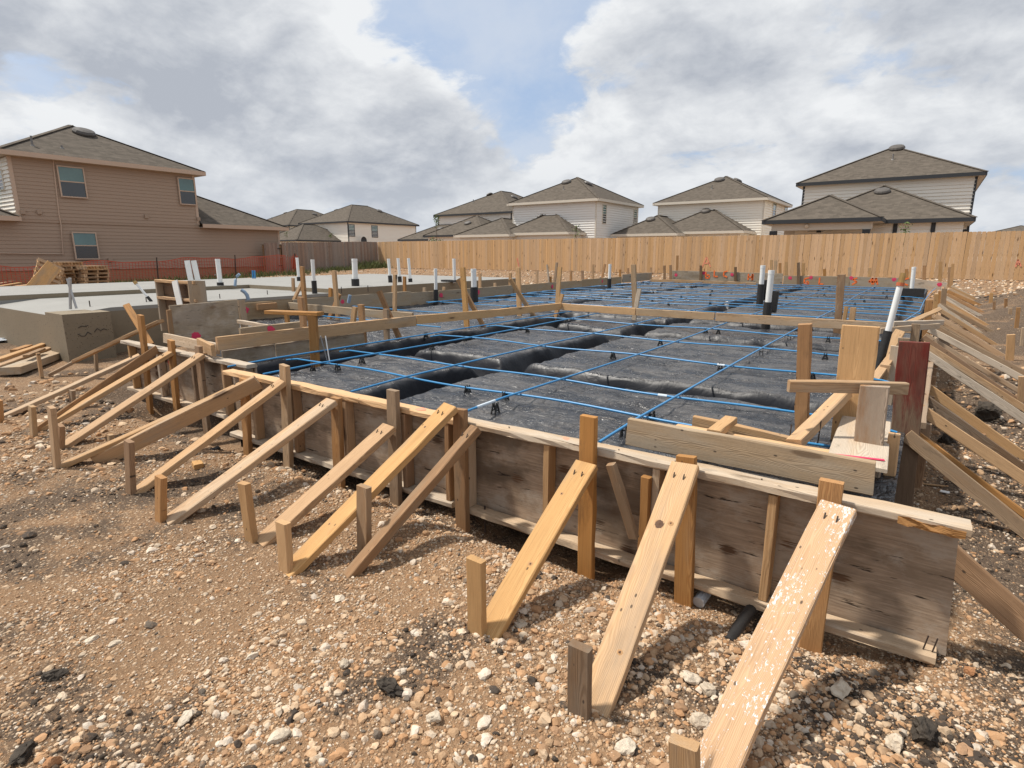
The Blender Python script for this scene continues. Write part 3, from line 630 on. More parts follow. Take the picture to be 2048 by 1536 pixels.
def house(name, label, loc, x0, x1, y0, y1, ze, z0, pitch, sid, trim, fascia, vents=(), pipes=(), wins_f=(), wins_r=(), faces='fr', o=0.42, zb=None):
    """two storeys under a hip roof; eave rectangle x0..x1, y0..y1"""
    h = empty(name, loc, label, 'house'); wx0, wx1, wy0, wy1 = x0 + o, x1 - o, y0 + o, y1 - o; zt = ze - 0.19
    MB().box(wx0, wx1, wy0, wy1, z0, zt).build('wall', sid, h)
    zs = zb if zb is not None else z0
    if 'f' in faces: rows(h, (wx0, wy0, 0), (wx1, wy0, 0), zs, zt, (0, -1, 0), sid)
    if 'r' in faces: rows(h, (wx1, wy0, 0), (wx1, wy1, 0), zs, zt, (1, 0, 0), sid)
    for cx, cy in ((wx0, wy0), (wx1, wy0), (wx1, wy1)):
        MB().box(cx - 0.06, cx + 0.06, cy - 0.06, cy + 0.06, z0, zt + 0.002).build('corner_trim', trim, h)
    hip(h, x0, x1, y0, y1, ze, pitch, fascia)
    for (vx, vy) in vents:
        z = on_roof(vx, vy, x0, x1, y0, y1, ze, pitch); g = [(vx - x0, (-pitch, 0, 1)), (x1 - vx, (pitch, 0, 1)), (vy - y0, (0, -pitch, 1)), (y1 - vy, (0, pitch, 1))]
        turtle(h, (vx, vy, z), min(g)[1])
    for (vx, vy) in pipes: vpipe(h, (vx, vy, on_roof(vx, vy, x0, x1, y0, y1, ze, pitch)))
    for c0, c1 in wins_f: window(h, c0, c1, (0, -1, 0), trim)
    for c0, c1 in wins_r: window(h, c0, c1, (1, 0, 0), trim)
    return h
def wing(h, x0, x1, y0, y1, ze, z0, pitch, sid, fascia, vents=(), o=0.42, faces='f', walls=True):
    if walls:
        MB().box(x0 + o, x1 - o, y0 + o, y1 - o, z0, ze - 0.19).build('wall', sid, h)
        if 'f' in faces: rows(h, (x0 + o, y0 + o, 0), (x1 - o, y0 + o, 0), 1.7, ze - 0.19, (0, -1, 0), sid)
        if 'r' in faces: rows(h, (x1 - o, y0 + o, 0), (x1 - o, y1 - o, 0), z0, ze - 0.19, (1, 0, 0), sid)
    hip(h, x0, x1, y0, y1, ze, pitch, fascia)
    for (vx, vy) in vents:
        z = on_roof(vx, vy, x0, x1, y0, y1, ze, pitch); g = [(vx - x0, (-pitch, 0, 1)), (x1 - vx, (pitch, 0, 1)), (vy - y0, (0, -pitch, 1)), (y1 - vy, (0, pitch, 1))]
        turtle(h, (vx, vy, z), min(g)[1], 0.9)

# brown house on the left, its long side towards the site
XW = -34.0
hb = empty('brown_house', (-39, 15, 0.3), 'two storey brown sided house with tan trim beyond the orange mesh fence', 'house')
def build_brown_house():
    RP = 0.485
    def onroof(px, py):
        d = raydir(px, py); lo, hi = 20.0, 60.0
        for _ in range(40):
            t = (lo + hi) / 2; p = CAM + d * t
            if p.z < 6.04 + RP * (XW + 0.46 - p.x): hi = t
            else: lo = t
        return p
    ya, yb = 9.35, 17.45; yl0, yl1 = 2.0, 22.45
    MB().box(-44.5, XW - 0.02, ya, yb, 3.0, 5.86).build('wall', SID_BROWN, hb)
    MB().box(-44.5, XW - 0.02, yl0, yl1, 0.85, 3.05).build('wall', SID_BROWN, hb)
    MB().box(-44.5, XW - 0.06, yl0 + .03, yl1 - .03, 0.0, 0.85).build('foundation', BRICKF, hb)
    rows(hb, (XW - 0.02, yl0, 0), (XW - 0.02, yl1, 0), 0.85, 3.02, (1, 0, 0), SID_BROWN, 0.168, 0.031)
    rows(hb, (XW + 0.03, ya, 0), (XW + 0.03, yb, 0), 3.16, 5.80, (1, 0, 0), SID_BROWN, 0.168, 0.031)
    MB().box(XW - 0.03, XW + 0.045, ya - 0.02, yb + 0.02, 3.03, 3.16).build('storey_band', SID_BROWN, hb)
    rows(hb, (-44.5, ya, 0), (XW, ya, 0), 3.1, 5.80, (0, -1, 0), SID_CREAM, 0.168)
    for y in (ya - 0.04, yb - 0.10): MB().box(XW - 0.10, XW + 0.075, y, y + 0.14, 3.1 if y < 10 else 3.2, 5.845).build('corner_trim', TRIMT, hb)
    MB().box(XW - 0.10, XW + 0.03, yl1 - 0.10, yl1 + 0.03, 0.85, 3.04).build('corner_trim', TRIMT, hb)
    hip(hb, -45.0, XW + 0.46, ya - 0.45, yb + 0.45, 6.04, RP, TRIMT)
    ex, ey, k_ = XW + 0.40, yl1 + 0.45, 0.50; run = ey - yb - 0.02; R1 = (ex - run, yb + .02, 3.24 + k_ * run); R2 = (-46.0, yb + .02, 3.24 + k_ * run)
    V = [(ex, yb + .02, 3.24), (ex, ey, 3.24), R1, (-46.0, ey, 3.24), R2]; V += [(a, b, c - .05) for a, b, c in V]
    lr = obj('roof', mesh_data('roof', V, [(0, 1, 2), (1, 3, 4, 2), (7, 6, 5), (7, 9, 8, 6), (0, 5, 6, 1), (1, 6, 8, 3)], SHING), None, hb)
    MB().bar((ex, ey, 3.255), (R1[0], R1[1], R1[2] + .015), .24, .03, (0, 0, 1)).build('ridge_cap', SHING, lr)
    MB().box(ex, ex + .03, yb + .02, ey + .03, 3.04, 3.25).build('fascia', TRIMT, hb); MB().box(-46, ex, ey, ey + .03, 3.04, 3.25).build('fascia', TRIMT, hb); MB().box(XW, ex, yb + .02, ey, 3.05, 3.07).build('soffit', SOFFIT, hb)
    hip(hb, -45.0, XW + 0.46, yl0 - 2.0, ya - 0.05, 3.24, 0.55, TRIMT)
    for a, b in (((121, 394), (165, 336)), ((359, 409), (386, 358)), ((150, 519), (190, 465))):
        pa = xp(*a, XW + 0.03); pb = xp(*b, XW + 0.03)
        window(hb, pa + Vector((.055, .05, .05)), pb + Vector((.055, -.05, -.05)), (1, 0, 0), TRIMT)
    window(hb, Vector((-35.6, ya - 0.02, 4.5)), Vector((-34.9, ya - 0.02, 5.3)), (0, -1, 0), TRIMW)
    turtle(hb, onroof(168, 268), (RP, 0, 1), 1.1)
    vpipe(hb, onroof(65, 291), 0.42)
    vpipe(hb, onroof(124, 296), 0.12)
    m = MB(); pts = [xp(*q, XW + 0.07) for q in ((106, 318), (108, 340), (118, 430), (122, 450), (126, 508), (60, 507), (0, 506))]
    m.tube(pts, 0.03, 6); m.build('utility_pipe', TRIMT, hb)
    for q in ((292, 433), (78, 424), (396, 438), (45, 424), (220, 520)):
        c = xp(*q, XW + 0.05); MB().box(c.x - 0.02, c.x + 0.09, c.y - 0.09, c.y + 0.09, c.z - 0.09, c.z + 0.09).build('wall_vent', SID_BROWN, hb)
build_brown_house()

# big house on the right, patio roof towards the fence
hr = house('cream_house', 'large cream house with charcoal fascia and a covered patio on the right', (-3, 48, .6), -8.0, 1.95, 44.2, 58, 6.2, 0.6, 0.50, SID_CREAM, TRIMD, TRIMD,
           vents=[(-2.85, 48.75)], pipes=[(-2.9, 47.0)], zb=2.8)
def build_patio():
    wing(hr, -7.3, 1.55, 38.6, 47.6, 3.42, 0.6, 0.50, SID_CREAM, TRIMD, vents=[(-2.9, 42.1)])
    wing(hr, -8.0, -2.3, 35.6, 46.5, 3.42, 0.6, 0.50, SID_CREAM, TRIMD, walls=False)
    MB().box(-7.6, -2.75, 39.6, 39.8, 0.6, 3.2).build('patio_wall', SOFFIT, hr)
    MB().box(-7.55, -2.7, 35.85, 36.1, 2.86, 3.22).build('patio_beam', SOFFIT, hr)
    for x in (-7.45, -2.95):
        c = MB().box(x - 0.15, x + 0.15, 35.8, 36.12, 0.6, 2.86).build('patio_post', TRIMW, hr); MB().box(x - 0.17, x + 0.17, 35.77, 36.14, 2.55, 2.85).build('post_cap', TRIMD, c)
    for x in (-1.85, -0.15): MB().box(x - 0.10, x + 0.10, 38.93, 39.0, 0.6, 3.22).build('corner_trim', TRIMD, hr)
    MB().box(1.15, 1.45, 40.4, 40.9, 2.5, 2.9).build('meter_box', TRIMD, hr)
    f = MB().tube([(-5.4, 37.6, 3.2), (-5.4, 37.6, 2.86)], 0.03, 6).tube([(-5.4, 37.6, 2.9), (-5.4, 37.6, 2.78)], 0.12, 10).build('ceiling_fan', TRIMD, hr)
    for k in range(5):
        a = k * 2 * math.pi / 5 + 0.2; MB().bar(Vector((-5.4 + 0.12 * math.cos(a), 37.6 + 0.12 * math.sin(a), 2.86)), Vector((-5.4 + 0.68 * math.cos(a), 37.6 + 0.68 * math.sin(a), 2.86)), 0.13, 0.012, (0, 0, 1)).build('fan_blade', TRIMD, f)
    MB().tube([(-5.75, 35.8, 3.12), (-5.75, 35.7, 3.05)], 0.09, 10).build('flood_light', TRIMW, hr)
build_patio()
def fwin(y, l, t, r, b): return (yp(l, b, y), yp(r, t, y))
def rwin(x, l, t, r, b): return (xp(l, b, x), xp(r, t, x))
h2 = house('cream_house', 'cream two storey house with cream fascia, second from the right beyond the fence', (-17, 58, .6), -21.8, -11.7, 53.5, 63.6, 6.2, 0.6, 0.50, SID_CREAM, TRIMW, TRIMW,
           vents=[(-17.1, 57.7), (-15.9, 59.3)], pipes=[(-17.2, 55.9)], wins_r=[rwin(-12.1, 1543, 407, 1552, 436), rwin(-12.1, 1567, 413, 1574, 432)], zb=2.8)
wing(h2, -20.6, -12.6, 50.3, 60, 3.45, 0.6, 0.55, SID_CREAM, TRIMW, vents=[(-16.9, 53.6)]); wing(h2, -23.6, -17.5, 48.6, 58, 3.3, 0.6, 0.55, SID_CREAM, TRIMW, vents=[(-20.9, 50.9)])
h3 = house('grey_house', 'pale grey two storey house with two narrow side windows, in the middle beyond the fence', (-28, 50, .6), -33.1, -23.6, 46.0, 55.6, 6.2, 0.6, 0.52, SID_GREY, TRIMW, TRIMW,
           vents=[(-28.9, 49.7), (-26.9, 50.2)], pipes=[(-28.3, 48.2)], wins_r=[rwin(-24.0, 1204, 411, 1212, 446), rwin(-24.0, 1266, 420, 1273, 451)], zb=2.8)
wing(h3, -32.2, -24.9, 43.4, 52, 3.4, 0.6, 0.55, SID_GREY, TRIMW, vents=[(-29.6, 46.4)]); wing(h3, -36.8, -30.4, 42.6, 52, 3.3, 0.6, 0.50, SID_GREY, TRIMW)
h4 = house('cream_house', 'cream two storey house half hidden behind the pale grey one, at its left', (-44, 60, .6), -50.0, -38.3, 54.2, 68, 6.2, 0.6, 0.50, SID_WARM, TRIMD, TRIMD,
           vents=[(-45.2, 59.2), (-42.5, 60.5)], pipes=[(-46.2, 57.2)], zb=2.8)
wing(h4, -46.5, -38.0, 48.6, 57, 3.6, 0.6, 0.52, SID_WARM, TRIMD, vents=[(-42.0, 51.0)]); wing(h4, -53.0, -44.0, 51.0, 58, 3.3, 0.6, 0.50, SID_WARM, TRIMD, vents=[(-48.2, 53.4)])
h5 = house('cream_house', 'small looking cream house with two square windows above the old grey fence', (-74, 63, .6), -80.4, -68.9, 56.6, 71.2, 6.2, 0.6, 0.50, SID_CREAM, TRIMD, TRIMD,
           vents=[(-76.6, 61.0), (-73.0, 66.5)], pipes=[(-77.5, 58.6), (-71.4, 66.5)], wins_r=[rwin(-69.3, 698, 450, 708, 472), rwin(-69.3, 744, 452, 754, 474)], zb=2.6)
wing(h5, -79.5, -71.0, 49.5, 60, 3.5, 0.6, 0.55, SID_CREAM, TRIMD)
def dish():
    c = xp(722, 481, -69.0); m = MB(); V = []; F = []
    for r, o in ((0.05, 0.0), (0.35, 0.05), (0.55, 0.14)):
        for k in range(14): V.append((c.x + 0.5 + o, c.y + r * math.cos(k * math.pi / 7), c.z + r * math.sin(k * math.pi / 7)))
    for i in range(2):
        for k in range(14): F.append((i*14+k, i*14+(k+1) % 14, i*14+14+(k+1) % 14, i*14+14+k))
    F.append(tuple(range(14))); m.add(V, F); m.tube([(c.x - 0.2, c.y, c.z - 0.3), (c.x + 0.5, c.y, c.z)], 0.04, 6); m.build('satellite_dish', TRIMD, h5)
dish()
h6 = house('cream_house', 'cream house peeping out between the brown house and the small looking one', (-92, 66, .6), -98, -85.8, 58.5, 74, 6.2, 0.6, 0.50, SID_CREAM, TRIMD, TRIMD, vents=[(-93.5, 63.5), (-90.3, 67.0)], pipes=[(-94, 61)], zb=2.6)
wing(h6, -88, -80.5, 50, 60, 3.4, 0.6, 0.5, SID_CREAM, TRIMD)
far = empty('grey_roof_house', (9, 110, .6), 'distant low grey roof peeping over the fence at far right', 'house')
def far_roof():
    MB().box(4.2, 15, 104, 116, 0.6, 3.6).build('wall', SID_CREAM, far); hip(far, 3.6, 15.6, 103.5, 116.5, 3.8, 0.28, TRIMD)
far_roof()

# ------------------------------------------------------------------ fences
def picket_mesh(w, h, t, mat):
    c = 0.022
    out = [(-w/2, 0), (w/2, 0), (w/2, h - c), (w/2 - c, h), (-w/2 + c, h), (-w/2, h - c)]
    vs = [(x, -t/2, z) for x, z in out] + [(x, t/2, z) for x, z in out]
    return mesh_data('picket', vs, [(0, 1, 2, 3, 4, 5), (11, 10, 9, 8, 7, 6)] + [(i, i + 6, (i + 1) % 6 + 6, (i + 1) % 6) for i in range(6)], mat)
def fence(name, label, p0, p1, mat, railmat, cat='fence', h=1.83, pw=0.140, gap=0.006, back=1, base=None, hj=0.006):
    p0 = Vector((p0[0], p0[1], 0)); p1 = Vector((p1[0], p1[1], 0)); d = (p1 - p0).normalized(); L = (p1 - p0).length; n = Vector((d.y, -d.x, 0))
    e = empty(name, (p0 + p1) / 2 + Vector((0, 0, gz(*((p0 + p1) / 2).to_2d()))), label, cat)
    ms = [picket_mesh(pw, h, 0.016, mat) for _ in range(2)]; k = int(L / (pw + gap))
    for i in range(k):
        c = p0 + d * ((i + 0.5) * (pw + gap)) + n * random.uniform(-0.006, 0.006); c.z = (base if base is not None else gz(c.x, c.y)) + 0.03 + random.uniform(-hj, hj)
        M = Matrix((d, -n, Vector((0, 0, 1)))).transposed().to_4x4() @ Matrix.Rotation(random.uniform(-0.02, 0.02), 4, 'Z') @ Matrix.Rotation(random.uniform(-0.004, 0.004), 4, 'Y'); M.translation = c
        obj('picket', ms[i % 2], M, e)
    for z in (0.25, 0.95, 1.6):
        a = p0 - n * 0.035 * back; b = p1 - n * 0.035 * back
        za = (base if base is not None else gz(a.x, a.y)) + z; zb_ = (base if base is not None else gz(b.x, b.y)) + z
        MB().bar((a.x, a.y, za), (b.x, b.y, zb_), 0.085, 0.036, n).build('rail', railmat, e)
    m = int(L / 2.4) + 1
    for i in range(m + 1):
        c = p0 + d * min(L, i * 2.4) - n * 0.10 * back; MB().box(c.x - .045, c.x + .045, c.y - .045, c.y + .045, 0.0, gz(c.x, c.y) + h - 0.08).build('post', railmat, e)
    return e
fn = fence('picket_fence', 'long new yellow cedar picket fence closing off the back of the site', (-33.28, 30.0), (6.6, 29.5), W['picket'], W['pine2'])
fo = fence('picket_fence', 'weathered grey brown picket fence running from the brown house to the new fence', (-33.2, 22.05), (-33.25, 29.95), W['oldpicket'], W['grey'])
ga = fence('picket_gate', 'narrow weathered picket gate at the corner of the brown house', (-33.2, 20.85), (-33.2, 22.0), W['oldpicket'], W['grey'], 'gate')
def fence_marks():
    def onf(px, py): return yp(px, py, 29.52 + 0.12)
    for strokes in ([((1404, 535), (1413, 514)), ((1413, 514), (1421, 534)), ((1407, 527), (1419, 526))], ):
        m = MB()
        for a, b in strokes: m.bar(yp(*a, 29.68), yp(*b, 29.68), 0.05, 0.004, (0, -1, 0))
        m.build('paint_mark', PINKF, fn)
    m = MB()
    for a, b in (((2031, 534), (2036, 519)), ((2036, 519), (2042, 533)), ((2033, 528), (2040, 528))): m.bar(yp(*a, 29.53), yp(*b, 29.53), 0.05, 0.004, (0, -1, 0))
    m.build('paint_mark', PINKF, fn)
    m = MB(); m.bar(yp(1034, 516, 29.72), yp(1038, 533, 29.72), 0.03, 0.004, (0, -1, 0)); m.build('paint_mark', PINK, fn)
    for z in (0.45, 1.5): MB().box(-33.19, -33.15, 21.75, 21.98, z + .4, z + .46).build('hinge', NAIL, ga)
fence_marks()

# ------------------------------------------------------------------ finished slab next door
slab = empty('concrete_slab', (-15, 8, .2), 'finished pale grey concrete house slab next to the formwork, with stepped garage floor', 'slab')
def build_slab():
    x0, x1, xs, y0, ys, y1, zl, zh = -18.2, -10.9, -14.2, 3.25, 8.4, 15.9, 0.745, 0.835
    MB().box(x0, xs, y0, ys, -0.1, zh).box(x0, x1, ys, y1, -0.1, zh).build('floor', CONC_TOP, slab)
    MB().box(xs, x1, y0 + 0.75, ys, -0.1, zl).build('garage_floor', CONC_TOP, slab)
    lip = MB(); lip.add([(xs, y0, -.1), (x1, y0, -.1), (x1, y0 + .75, -.1), (xs, y0 + .75, -.1), (xs, y0, zl - .085), (x1, y0, zl - .085), (x1, y0 + .75, zl), (xs, y0 + .75, zl)], [(0, 3, 2, 1), (4, 5, 6, 7), (0, 1, 5, 4), (1, 2, 6, 5), (3, 0, 4, 7)]); lip.build('sloped_apron', CONC_TOP, slab)
    e = 0.004                                        # raw cast faces stand a few millimetres proud
    MB().box(x0, x1 + e, y0 - e, y0, -0.1, zl - .088).build('front_face', CONC_SIDE, slab)
    MB().box(x1, x1 + e, y0 + .2, ys, -0.1, zl - .06).build('side_face', CONC_SIDE, slab)
    MB().box(x1, x1 + e, ys + .002, y1, -0.1, zh - .003).build('side_face', CONC_SIDE, slab)
    MB().box(xs, xs + e, y0 + .1, ys - e, zl + .002, zh - .004).build('step_face', CONC_SIDE, slab)
    MB().box(xs + e, x1 - .01, ys - e, ys, zl + .002, zh - .004).build('step_face', CONC_SIDE, slab)
    b = MB().box(-11.2, -10.5, 3.2, 3.84, -0.1, 0.715).build('corner_block', CONC_SIDE, slab)
    r = random.Random(3)
    for (a, c, n_) in ((3.38, .52, 3), (3.36, .40, 4), (3.58, .43, 4)):
        m = MB(); pts = [Vector((-10.495, a + 0.045 * i, c + r.uniform(-.035, .035))) for i in range(n_ + 1)]
        for p, q in zip(pts, pts[1:]): m.bar(p, q, 0.012, 0.004, (1, 0, 0))
        m.build('ink_mark', INK, b)
build_slab()
# ------------------------------------------------------------------ black sheeting over the pad
def sheet_height(x, y):
    wx = x + 0.05 * fbm(x * 0.9, y * 0.9, 61, 3); wy = y + 0.06 * fbm(x * 0.8, y * 0.8, 62, 3)
    z = 0.505 + 0.026 * fbm(x * 1.0, y * 1.0, 63, 3)
    cut = np.zeros_like(x)
    def trench(c, a, lo, hi, wid, dep, v, salt):
        w = wid * (1 + 0.35 * fbm(a * 1.3, a * 0 + salt, 64 + salt, 2)); cc = c + 0.05 * fbm(a * 0.8, a * 0 + salt * 3, 70 + salt, 3)
        edge = 0.5 * w; soft = 0.085 * (1 + 0.7 * fbm(a * 2.6, v * 0 + salt, 80 + salt, 3))
        k = 1 - sstep(np.abs(v - cc), np.maximum(edge - soft, 0.02), edge + soft)
        return k * sstep(a, lo, lo + 0.25) * (1 - sstep(a, hi - 0.25, hi)) * dep
    for i, (c, lo, hi, wid, dep) in enumerate(((4.62, -5.3, -0.45, 0.33, 0.29), (7.75, -5.3, -0.3, 0.34, 0.28), (9.55, -6.0, -0.3, 0.40, 0.28), (13.9, -9.2, -0.3, 0.36, 0.26), (17.2, -9.2, -0.3, 0.36, 0.26), (20.4, -9.2, -0.3, 0.36, 0.26))):
        cut = np.maximum(cut, trench(c, wx, lo, hi, wid, dep, wy, i))
    for i, (c, lo, hi, wid, dep) in enumerate(((-3.45, 2.9, 22.5, 0.31, 0.29), (-5.12, 2.8, 9.3, 0.46, 0.32), (-6.6, 9.4, 22.5, 0.40, 0.26), (-0.18, 5.0, 22.5, 0.42, 0.25), (-8.95, 6.0, 22.5, 0.45, 0.22))):
        cut = np.maximum(cut, trench(c, wy, lo, hi, wid, dep, wx, i + 7))
    # folds: sharp creases on the walls, faint ones on top
    r1 = 1 - np.abs(fbm(wx * 1.8 + wy * 0.7, wy * 4.2, 90, 3)) * 2; r2 = 1 - np.abs(fbm(wx * 3.4, wy * 1.4 - wx, 91, 3)) * 2
    slope = np.clip(cut * 7, 0, 1)
    r3 = fbm(wx * 1.7, wy * 1.7, 95, 2); z = z - cut + 0.016 * (1 - slope) * (r1 - 0.5) + 0.012 * (1 - slope * .7) * (r2 - 0.5) + 0.045 * slope * r3
    rr = 1 - np.abs(fbm(wx * 3.2 + 0.8 * wy, wy * 8.5, 96, 2)) * 2; z = z + (1 - slope) * (0.004 * fbm(x * 7, y * 12, 92, 3) + 0.010 * np.clip(rr, 0.3, 1) * (0.3 + vnoise(x * 1.5, y * 1.5, 97)))
    out = ((x < -7.65) & (y < 4.75)) | ((x < -5.0) & (y < 3.02)) | ((x < -5.5) & (x > -7.65) & (y < 4.1))
    return np.where(out, -0.5, z)
PX_ = axis([(-9.28, -5.9, 0.05), (-5.9, 0.0, 0.025)]); PY_ = axis([(2.735, 7.0, 0.024), (7.0, 12, 0.04), (12, 22.95, 0.07)])
pxx, pyy = np.meshgrid(PX_, PY_)
tag(grid_obj('plastic_sheet', PX_, PY_, sheet_height(pxx, pyy), POLY), 'wrinkled black plastic sheeting sagging into the trenches inside the formwork', 'plastic sheet')
def hz(x, y): return float(sheet_height(np.array([x]), np.array([y]))[0])

# ------------------------------------------------------------------ blue cables
ORD = ['first', 'second', 'third', 'fourth', 'fifth', 'sixth', 'seventh', 'eighth', 'ninth', 'tenth', 'eleventh', 'twelfth', 'thirteenth', 'fourteenth', 'fifteenth', 'sixteenth', 'seventeenth', 'eighteenth', 'nineteenth', 'twentieth']
CR = 0.0087
def cable(label, pts, grp, tapes=()):
    pts = [Vector(p) for p in pts]; o0 = pts[0]
    m = MB().tube([p - o0 for p in pts], CR, 8); me = mesh_data('post_tension_cable', m.v, m.f, CABLE, True)
    o = obj('post_tension_cable', me, Matrix.Translation(o0)); tag(o, label, 'cable', grp)
    for k in tapes:
        a, b = pts[k], pts[k + 1]; MB().tube([a.lerp(b, .35), a.lerp(b, .75)], CR * 1.35, 8).build('tape', TAPE, o)
    return o
CROSS = [(3.48, -5.3), (4.13, -5.3), (5.64, -5.3), (6.85, -5.3), (8.26, -5.3), (9.66, -9.2), (10.85, -9.2), (12.2, -9.2), (12.95, -9.2), (13.7, -9.2), (14.5, -9.2), (15.8, -9.2), (17.6, -9.2), (19.5, -9.2), (20.8, -9.2), (21.9, -9.2)]
def wander(n, amp):
    ph = random.uniform(0, 6); f = random.uniform(1.5, 3.2); return [amp * math.sin(ph + f * i * 6.28 / n) for i in range(n + 1)]
for i, (Y, x0) in enumerate(CROSS):
    n = 30; x1 = -0.04; w = wander(n, 0.018); s = wander(n, 0.006)
    cable('%s blue cross cable, counted from the near form' % ORD[i], [(x0 + (x1 - x0) * k / n, Y + w[k], 0.566 + s[k] - (0.03 if k in (0, n) else 0)) for k in range(n + 1)], 'blue cables running across the pad', (21,) if i in (1, 2) else ())
LONG = [-1.4, -2.39, -3.5, -4.63, -5.24, -6.75, -7.8, -8.7]
for i, X in enumerate(LONG):
    n = 40; y0 = 2.80 if X > -5.3 else 9.2; y1 = 22.9; w = wander(n, 0.02); s = wander(n, 0.006)
    cable('%s long blue cable running to the back, counted from the right' % ORD[i], [(X + w[k], y0 + (y1 - y0) * k / n, 0.584 + s[k] - (0.012 if k == 0 else 0)) for k in range(n + 1)], 'long blue cables running front to back', (0,) if i == 1 else ())
for i, Y in enumerate((6.05, 7.55)):
    cable('%s short blue cable in the nook left of the inner form board' % ('nearer', 'farther')[i], [(-9.2 + 3.7 * k / 12, Y + 0.02 * math.sin(k), 0.60) for k in range(13)], 'short blue cables in the nook')
cable('loose blue cable curving up beside the right form', [(-0.36, 8.4, .60), (-0.30, 9.6, .63), (-0.20, 11, .60), (-0.06, 12.8, .60), (-0.02, 15, .64), (0.05, 17, .66), (0.12, 19, .66), (0.2, 21, .64)], None)
def chair_mesh():
    m = MB()
    for y in (-0.016, 0.016):
        for s in (-1, 1): m.bar((s * 0.030, y, 0.0), (s * 0.006, y, 0.068), 0.011, 0.008, (0, 1, 0)); m.bar((s * 0.006, y, 0.066), (s * 0.012, y, 0.088), 0.007, 0.006, (0, 1, 0))
        m.bar((-0.018, y, 0.030), (0.018, y, 0.030), 0.009, 0.007, (0, 1, 0))
    m.bar((-0.034, 0, 0.003), (0.034, 0, 0.003), 0.045, 0.006, (0, 0, 1)); m.bar((0, -0.018, .062), (0, 0.018, .062), 0.014, 0.01, (0, 0, 1))
    return mesh_data('cable_chair', m.v, m.f, CHAIRP)
CHM = chair_mesh()
near_px = [(611,721),(617,737),(688,733),(728,721),(853,670),(854,693),(927,679),(965,655),(820,755),(768,777),(948,776),(970,811),(1074,638),(1052,661),(1133,641),(1007,718),(1074,696),(1027,787),(1156,745),(1249,657),(1240,706),(1315,686),(1341,636),(1419,642),(1413,661),(1487,645),(1446,731),(1413,770),(1278,828),(1237,862),(1504,704),(1575,673),(1647,717),(1625,753)]
spots = []
for q in near_px:
    p = gp(*q, 0.54); dc = min(abs(p.y - Y) for Y, _ in CROSS); dl = min(abs(p.x - X) for X in LONG)
    if dc <= dl: k = min(range(len(CROSS)), key=lambda j: abs(p.y - CROSS[j][0])); spots.append(('c', k, p.x, CROSS[k][0]))
    else: k = min(range(len(LONG)), key=lambda j: abs(p.x - LONG[j])); spots.append(('l', k, LONG[k], p.y))
for k in range(4, len(CROSS)):
    x = -0.6 - random.random() * 0.8
    while x > (-4.9 if k < 5 else -8.9):
        spots.append(('c', k, x, CROSS[k][0])); x -= random.uniform(1.2, 2.1)
cnt = {}
for kind, k, x, y in sorted(spots, key=lambda s: (s[0], s[1], s[2] if s[0] == 'c' else s[3])):
    if hz(x, y) < 0.42: continue
    n = cnt.get((kind, k), 0); cnt[(kind, k)] = n + 1
    o = obj('cable_chair', CHM, Matrix.Translation((x, y, 0.49)) @ Matrix.Rotation((math.pi / 2 if kind == 'l' else 0) + random.uniform(-.3, .3), 4, 'Z'))
    tag(o, ('black plastic chair, %s cross cable, %s from its left end' if kind == 'c' else 'black plastic chair, %s long cable from the right, %s from the near end') % (ORD[k], ORD[n]), 'cable chair', 'black chairs holding up the cables')

def dab(parent, c, n, r, mat=PINK):
    """irregular sprayed spot lying on a surface"""
    c = Vector(c); n = Vector(n).normalized(); u = n.orthogonal().normalized(); w = n.cross(u); V = [c + n * .002]; F = []
    K = 18
    for k in range(K): a = 2 * math.pi * k / K; q = r * random.uniform(.78, 1.12); V.append(c + u * math.cos(a) * q + w * math.sin(a) * q)
    V += [v - n * .003 for v in V]; F = [(0, 1 + k, 1 + (k + 1) % K) for k in range(K)] + [(1 + k, 1 + k + K + 1, 1 + (k + 1) % K + K + 1, 1 + (k + 1) % K) for k in range(K)]
    obj('paint_mark', mesh_data('paint_mark', V, F, mat), None, parent)
# ------------------------------------------------------------------ formwork of the near side
NL = 0.004
def panel(name, label, x0, x1, Y, top, rail, studs, z0=0.0, zt=0.6, group='plywood form panels of the near side', ply='ply', depth=0.092):
    e = empty(name, ((x0 + x1) / 2, Y, z0), label, 'form panel', group)
    board('plywood', (x0, Y + 0.009, (z0 + zt) / 2 - 0.004), (x1, Y + 0.009, (z0 + zt) / 2 - 0.004), zt - z0 - 0.01, 0.018, (0, -1, 0), W[ply], e, rough=0.001)
    board('top_rail', (x0 - 0.01, Y - 0.034, zt - 0.019), (x1 + 0.015, Y - 0.034, zt - 0.019), 0.106, 0.040, (0, 0, 1), W[top], e, waney=0.005, segs=18, rough=0.0025, ch=0.007)
    board('bottom_rail', (x0, Y - 0.045, z0 + 0.019), (x1 - 0.02, Y - 0.045, z0 + 0.019), depth, 0.040, (0, 0, 1), W[rail], e, waney=0.005, segs=18, rough=0.0025, ch=0.007)
    for s in studs: board('stud', (s, Y - 0.042, z0 + 0.041), (s, Y - 0.042, zt - 0.041), 0.076, 0.038, (1, 0, 0), W[random.choice(['tan', 'grey', 'bleach'])], e)
    return e
pr_ = panel('plywood_formwork', 'long near form panel with a bleached grey top rail, at the right corner', -2.28, 0.235, 2.70, 'bleach', 'bleach', (-2.2, -1.62, -0.98, -0.44))
pm_ = panel('plywood_formwork', 'near form panel with a fresh yellow pine top rail', -4.96, -2.30, 2.70, 'pine', 'bleach', (-4.55, -3.98, -3.35, -2.75, -2.36))
pl_ = panel('plywood_formwork', 'set back near form panel at the left, with red paint strokes', -7.72, -5.06, 2.97, 'bleach', 'bleach', (-7.55, -6.85, -6.1, -5.5, -5.1))
